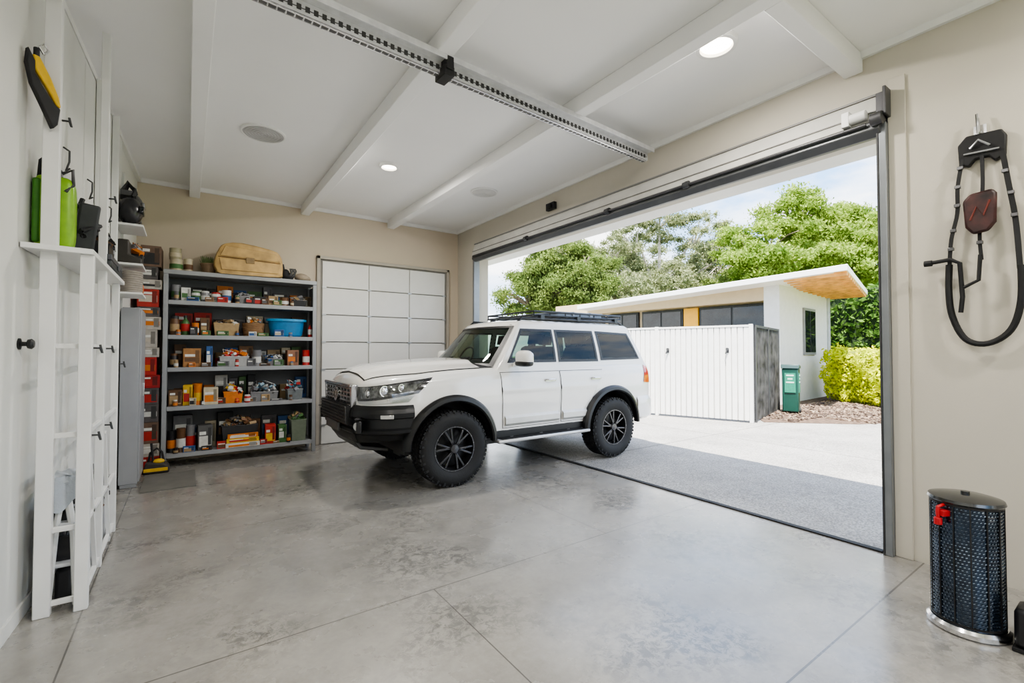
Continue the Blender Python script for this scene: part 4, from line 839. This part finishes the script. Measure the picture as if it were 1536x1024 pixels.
def leaves(blobs,n,size,seed,shell=.55,jit=.12):
    g=np.random.default_rng(seed); w=np.array([b[3]*b[4]*b[5] for b in blobs])**.67; w/=w.sum()
    idx=g.choice(len(blobs),n,p=w); Bm=np.array(blobs)[idx]
    d=g.normal(size=(n,3)); d/=np.linalg.norm(d,axis=1)[:,None]; rr=(shell+(1-shell)*g.random(n))[:,None]*(1+jit*g.normal(size=(n,1)))
    c=Bm[:,:3]+d*Bm[:,3:]*rr
    a=g.normal(size=(n,3)); a/=np.linalg.norm(a,axis=1)[:,None]; b=np.cross(a,d+.6*g.normal(size=(n,3))); b/=np.linalg.norm(b,axis=1)[:,None]
    s=size*(.6+.8*g.random((n,1)))
    V=np.stack([c-a*s,c-b*s*.5,c+a*s,c+b*s*.5],1).reshape(-1,3)
    mb=MB(); mb.v=V.tolist(); mb.f=[(4*i,4*i+1,4*i+2,4*i+3) for i in range(n)]; mb.m=[0]*n; return mb
def tree(x,y,trunkh,crowns,k,rs_,n,size,mat,ds,seed,tcol=(.22,.17,.13),shell=.3,jit=.25):
    e=T('tree',ds,'tree',(x,y,-.05)); tm=M('bark%s'%seed,tcol,.9,var=.3,bump=.6,bscale=12)
    g=random.Random(seed); cl=[]
    vol=[c[3]*c[4]*c[5] for c in crowns]
    for i in range(k):
        c=g.choices(crowns,vol)[0]
        while True:
            p=[g.uniform(-1,1) for _ in range(3)]; q=sum(v*v for v in p)
            if .15<q<1: break
        r=g.uniform(*rs_); cl.append((c[0]+p[0]*c[3],c[1]+p[1]*c[4],c[2]+p[2]*c[5],r,r,r*.6))
    mb=MB().tube([(0,0,0),(.1,.05,trunkh*.4),(0,.1,trunkh)],[.28,.22,.16],10)
    for c in crowns: mb.tube([(0,.08,trunkh*.7),(c[0]*.5,c[1]*.5,lerp(trunkh,c[2],.5)),(c[0],c[1],c[2]+c[5]*.3)],[.14,.10,.03],7)
    for c in cl[::3]:
        m=min(crowns,key=lambda q:(q[0]-c[0])**2+(q[1]-c[1])**2+(q[2]-c[2])**2); mb.tube([(m[0]*.9,m[1]*.9,m[2]-m[5]*.4),(lerp(m[0],c[0],.5),lerp(m[1],c[1],.5),lerp(m[2],c[2],.4)),c[:3]],[.06,.04,.012],5)
    mb.o('trunk',tm,e); leaves(cl,n,size,seed,shell,jit).o('foliage',mat,e,smooth=False,fix=False); return e
lm1=leafmat('leaf_bright',(.10,.185,.03),(.44,.55,.13),.9); lm2=leafmat('leaf_mid',(.07,.115,.03),(.28,.35,.11),1.0); lm3=leafmat('leaf_olive',(.15,.18,.085),(.43,.46,.27),.8); lm4=leafmat('leaf_yellow',(.48,.60,.015),(1.0,.98,.06),4); lm5=leafmat('leaf_dark',(.04,.10,.018),(.18,.30,.07),2)
tree(27.5,11.6,4.6,[(-3.4,0,5.8,2.5,2.4,1.1),(-2.0,.8,7.4,2.5,2.5,1.2),(.3,-.2,9.2,2.5,2.3,1.0),(2.0,-1.2,8.0,2.6,2.5,1.3),(1.2,-2.8,6.6,2.8,2.6,1.4),(-.6,-1.8,5.8,2.8,2.6,1.1)],300,(.38,.78),105000,.085,lm1,'broad spreading tree with bright green layered crown',1)
tree(33,5.5,4.5,[(0,0,7.6,3.5,3.5,2.0),(-1,2.0,5.6,3,3,1.6),(1,-2.5,6.2,3,3,1.8)],170,(.6,1.0),40000,.13,lm1,'bright green tree further back in garden',21)
tree(25.5,19.2,5.6,[(-2.6,2.0,7.4,2.1,2.1,1.9),(0,0,10.2,1.9,1.9,1.5),(1.8,-1.6,9.0,2.1,2.1,1.8),(-1.0,1.2,8.8,2.1,2.1,1.6),(2.9,-2.8,7.2,2.2,2.2,1.6),(0,0,5.8,3.4,3.4,1.6)],280,(.32,.66),95000,.07,lm3,'tall airy gum tree with olive leaves',2,(.5,.45,.38),.15,.4)
tree(33,23,4.5,[(0,0,6.0,4.2,4.2,2.4),(1.5,-2.5,8.6,2.4,2.4,1.8),(-2.5,2,8.6,2.4,2.4,1.8)],190,(.5,.9),60000,.10,lm3,'grey-green gum tree in garden',3,(.5,.45,.38),.2,.3)
tree(27,14.8,3.5,[(0,0,4.8,2.4,2.4,1.6),(1.6,-1.6,4.6,2.2,2.2,1.5)],110,(.4,.75),34000,.085,lm2,'leafy green tree behind outbuilding roof',31)
tree(14.4,16.6,3.6,[(0,0,4.6,2.0,2.0,1.3),(-.3,.5,6.3,1.5,1.5,.9),(.8,-1.0,4.2,1.7,1.6,1.2),(-1.2,1.0,4.2,1.4,1.4,1.2),(.9,-1.2,5.7,1.3,1.3,.8)],200,(.35,.62),88000,.06,lm2,'dense mid-green tree beside the fence',4)
tree(19,20.5,3.6,[(0,0,5.4,2.6,2.6,2.0),(1.6,-1.6,4.8,2.4,2.4,1.7),(-.4,.6,7.4,1.8,1.8,1.2)],160,(.45,.8),46000,.085,lm3,'leafy tree behind outbuilding',5)
def hedge(nm,ds,x0,y0,x1,y1,th,h,n,size,mat,seed,core):
    e=T(nm,ds,'hedge',(x0,y0,0)); dx,dy=x1-x0,y1-y0; Lh=math.hypot(dx,dy); e.rotation_euler=(0,0,math.atan2(dy,dx)); g=np.random.default_rng(seed)
    MB().box(.15,Lh-.15,-th/2+.15,th/2-.15,0,h-.15).o('branches',core,e,bevel=.1)
    bl=[]
    k=int(Lh/.5)
    for i in range(k+1):
        for yy in (-th/2+.3,th/2-.3):
            for zz in np.arange(.3,h-.2,.45): bl.append((Lh*i/k+g.normal()*.06,yy+g.normal()*.06,zz+g.normal()*.05,.38,.36,.36))
    leaves(bl,n,size,seed,.75).o('foliage',mat,e,smooth=False,fix=False)
hedge('hedge','bright yellow-green clipped hedge behind the mulch bed',16.0,5.45,13.9,1.6,1.3,1.60,42000,.05,lm4,11,M('hc1',(.18,.22,.02),.9))
hedge('hedge','tall dark green hedge beside outbuilding',21,8.0,21,-1.0,2.0,3.9,36000,.10,lm5,12,M('hc2',(.02,.04,.01),.9))
hedge('hedge','added unseen green hedge outside the front window, for reflections',-2,-6.5,3.4,-6.5,1.6,3.2,9000,.16,lm2,13,M('hc3',(.03,.06,.015),.9))  # last hedge is unseen, added to give green reflections in the car glass
# ------------------------------------------------------------------ world & sun
w=bpy.data.worlds.new('World'); bpy.context.scene.world=w; w.use_nodes=True; nt=w.node_tree; n=nt.nodes; l=nt.links; bg=n['Background']
tc=n.new('ShaderNodeTexCoord'); sp=n.new('ShaderNodeSeparateXYZ'); l.new(tc.outputs['Generated'],sp.inputs[0])
r=n.new('ShaderNodeValToRGB'); cr=r.color_ramp; cr.elements[0].position=0; cr.elements[0].color=(.70,.83,.98,1); cr.elements[1].position=.7; cr.elements[1].color=(.14,.34,.82,1)
e1=cr.elements.new(.3); e1.color=(.33,.57,.95,1); l.new(sp.outputs[2],r.inputs[0])
mp=n.new('ShaderNodeMapping'); mp.inputs['Scale'].default_value=(1,1,2.6); l.new(tc.outputs['Generated'],mp.inputs[0])
no=n.new('ShaderNodeTexNoise'); no.inputs['Scale'].default_value=3.2; no.inputs['Detail'].default_value=8; no.inputs['Roughness'].default_value=.55; l.new(mp.outputs[0],no.inputs['Vector'])
cl=n.new('ShaderNodeValToRGB'); cl.color_ramp.elements[0].position=.42; cl.color_ramp.elements[1].position=.60; l.new(no.outputs['Fac'],cl.inputs[0])
mx=n.new('ShaderNodeMix'); mx.data_type='RGBA'; l.new(cl.outputs[0],mx.inputs[0]); l.new(r.outputs[0],mx.inputs[6]); mx.inputs[7].default_value=(1.15,1.15,1.15,1)
l.new(mx.outputs[2],bg.inputs[0]); bg.inputs[1].default_value=2.7
sd=bpy.data.lights.new('sun','SUN'); sd.energy=17; sd.angle=.007; sd.color=(1,.95,.86); so=bpy.data.objects.new('sun',sd); C.objects.link(so)
so.rotation_euler=Vector((.33,.24,-1)).to_track_quat('-Z','Y').to_euler()
sc_=bpy.context.scene
try:
    sc_.view_settings.view_transform='AgX'; sc_.view_settings.look='AgX - Medium High Contrast'; sc_.view_settings.exposure=.38
except Exception as ex: print(ex)
cam=bpy.data.cameras.new('camera'); cam.lens=16.2; cam.sensor_width=36; cam.clip_start=.05; cam.clip_end=500; ca=bpy.data.objects.new('camera',cam); C.objects.link(ca)
ca.location=(0,0,1.45); ca.rotation_euler=(math.radians(91.24),0,math.radians(-35.2)); bpy.context.scene.camera=ca
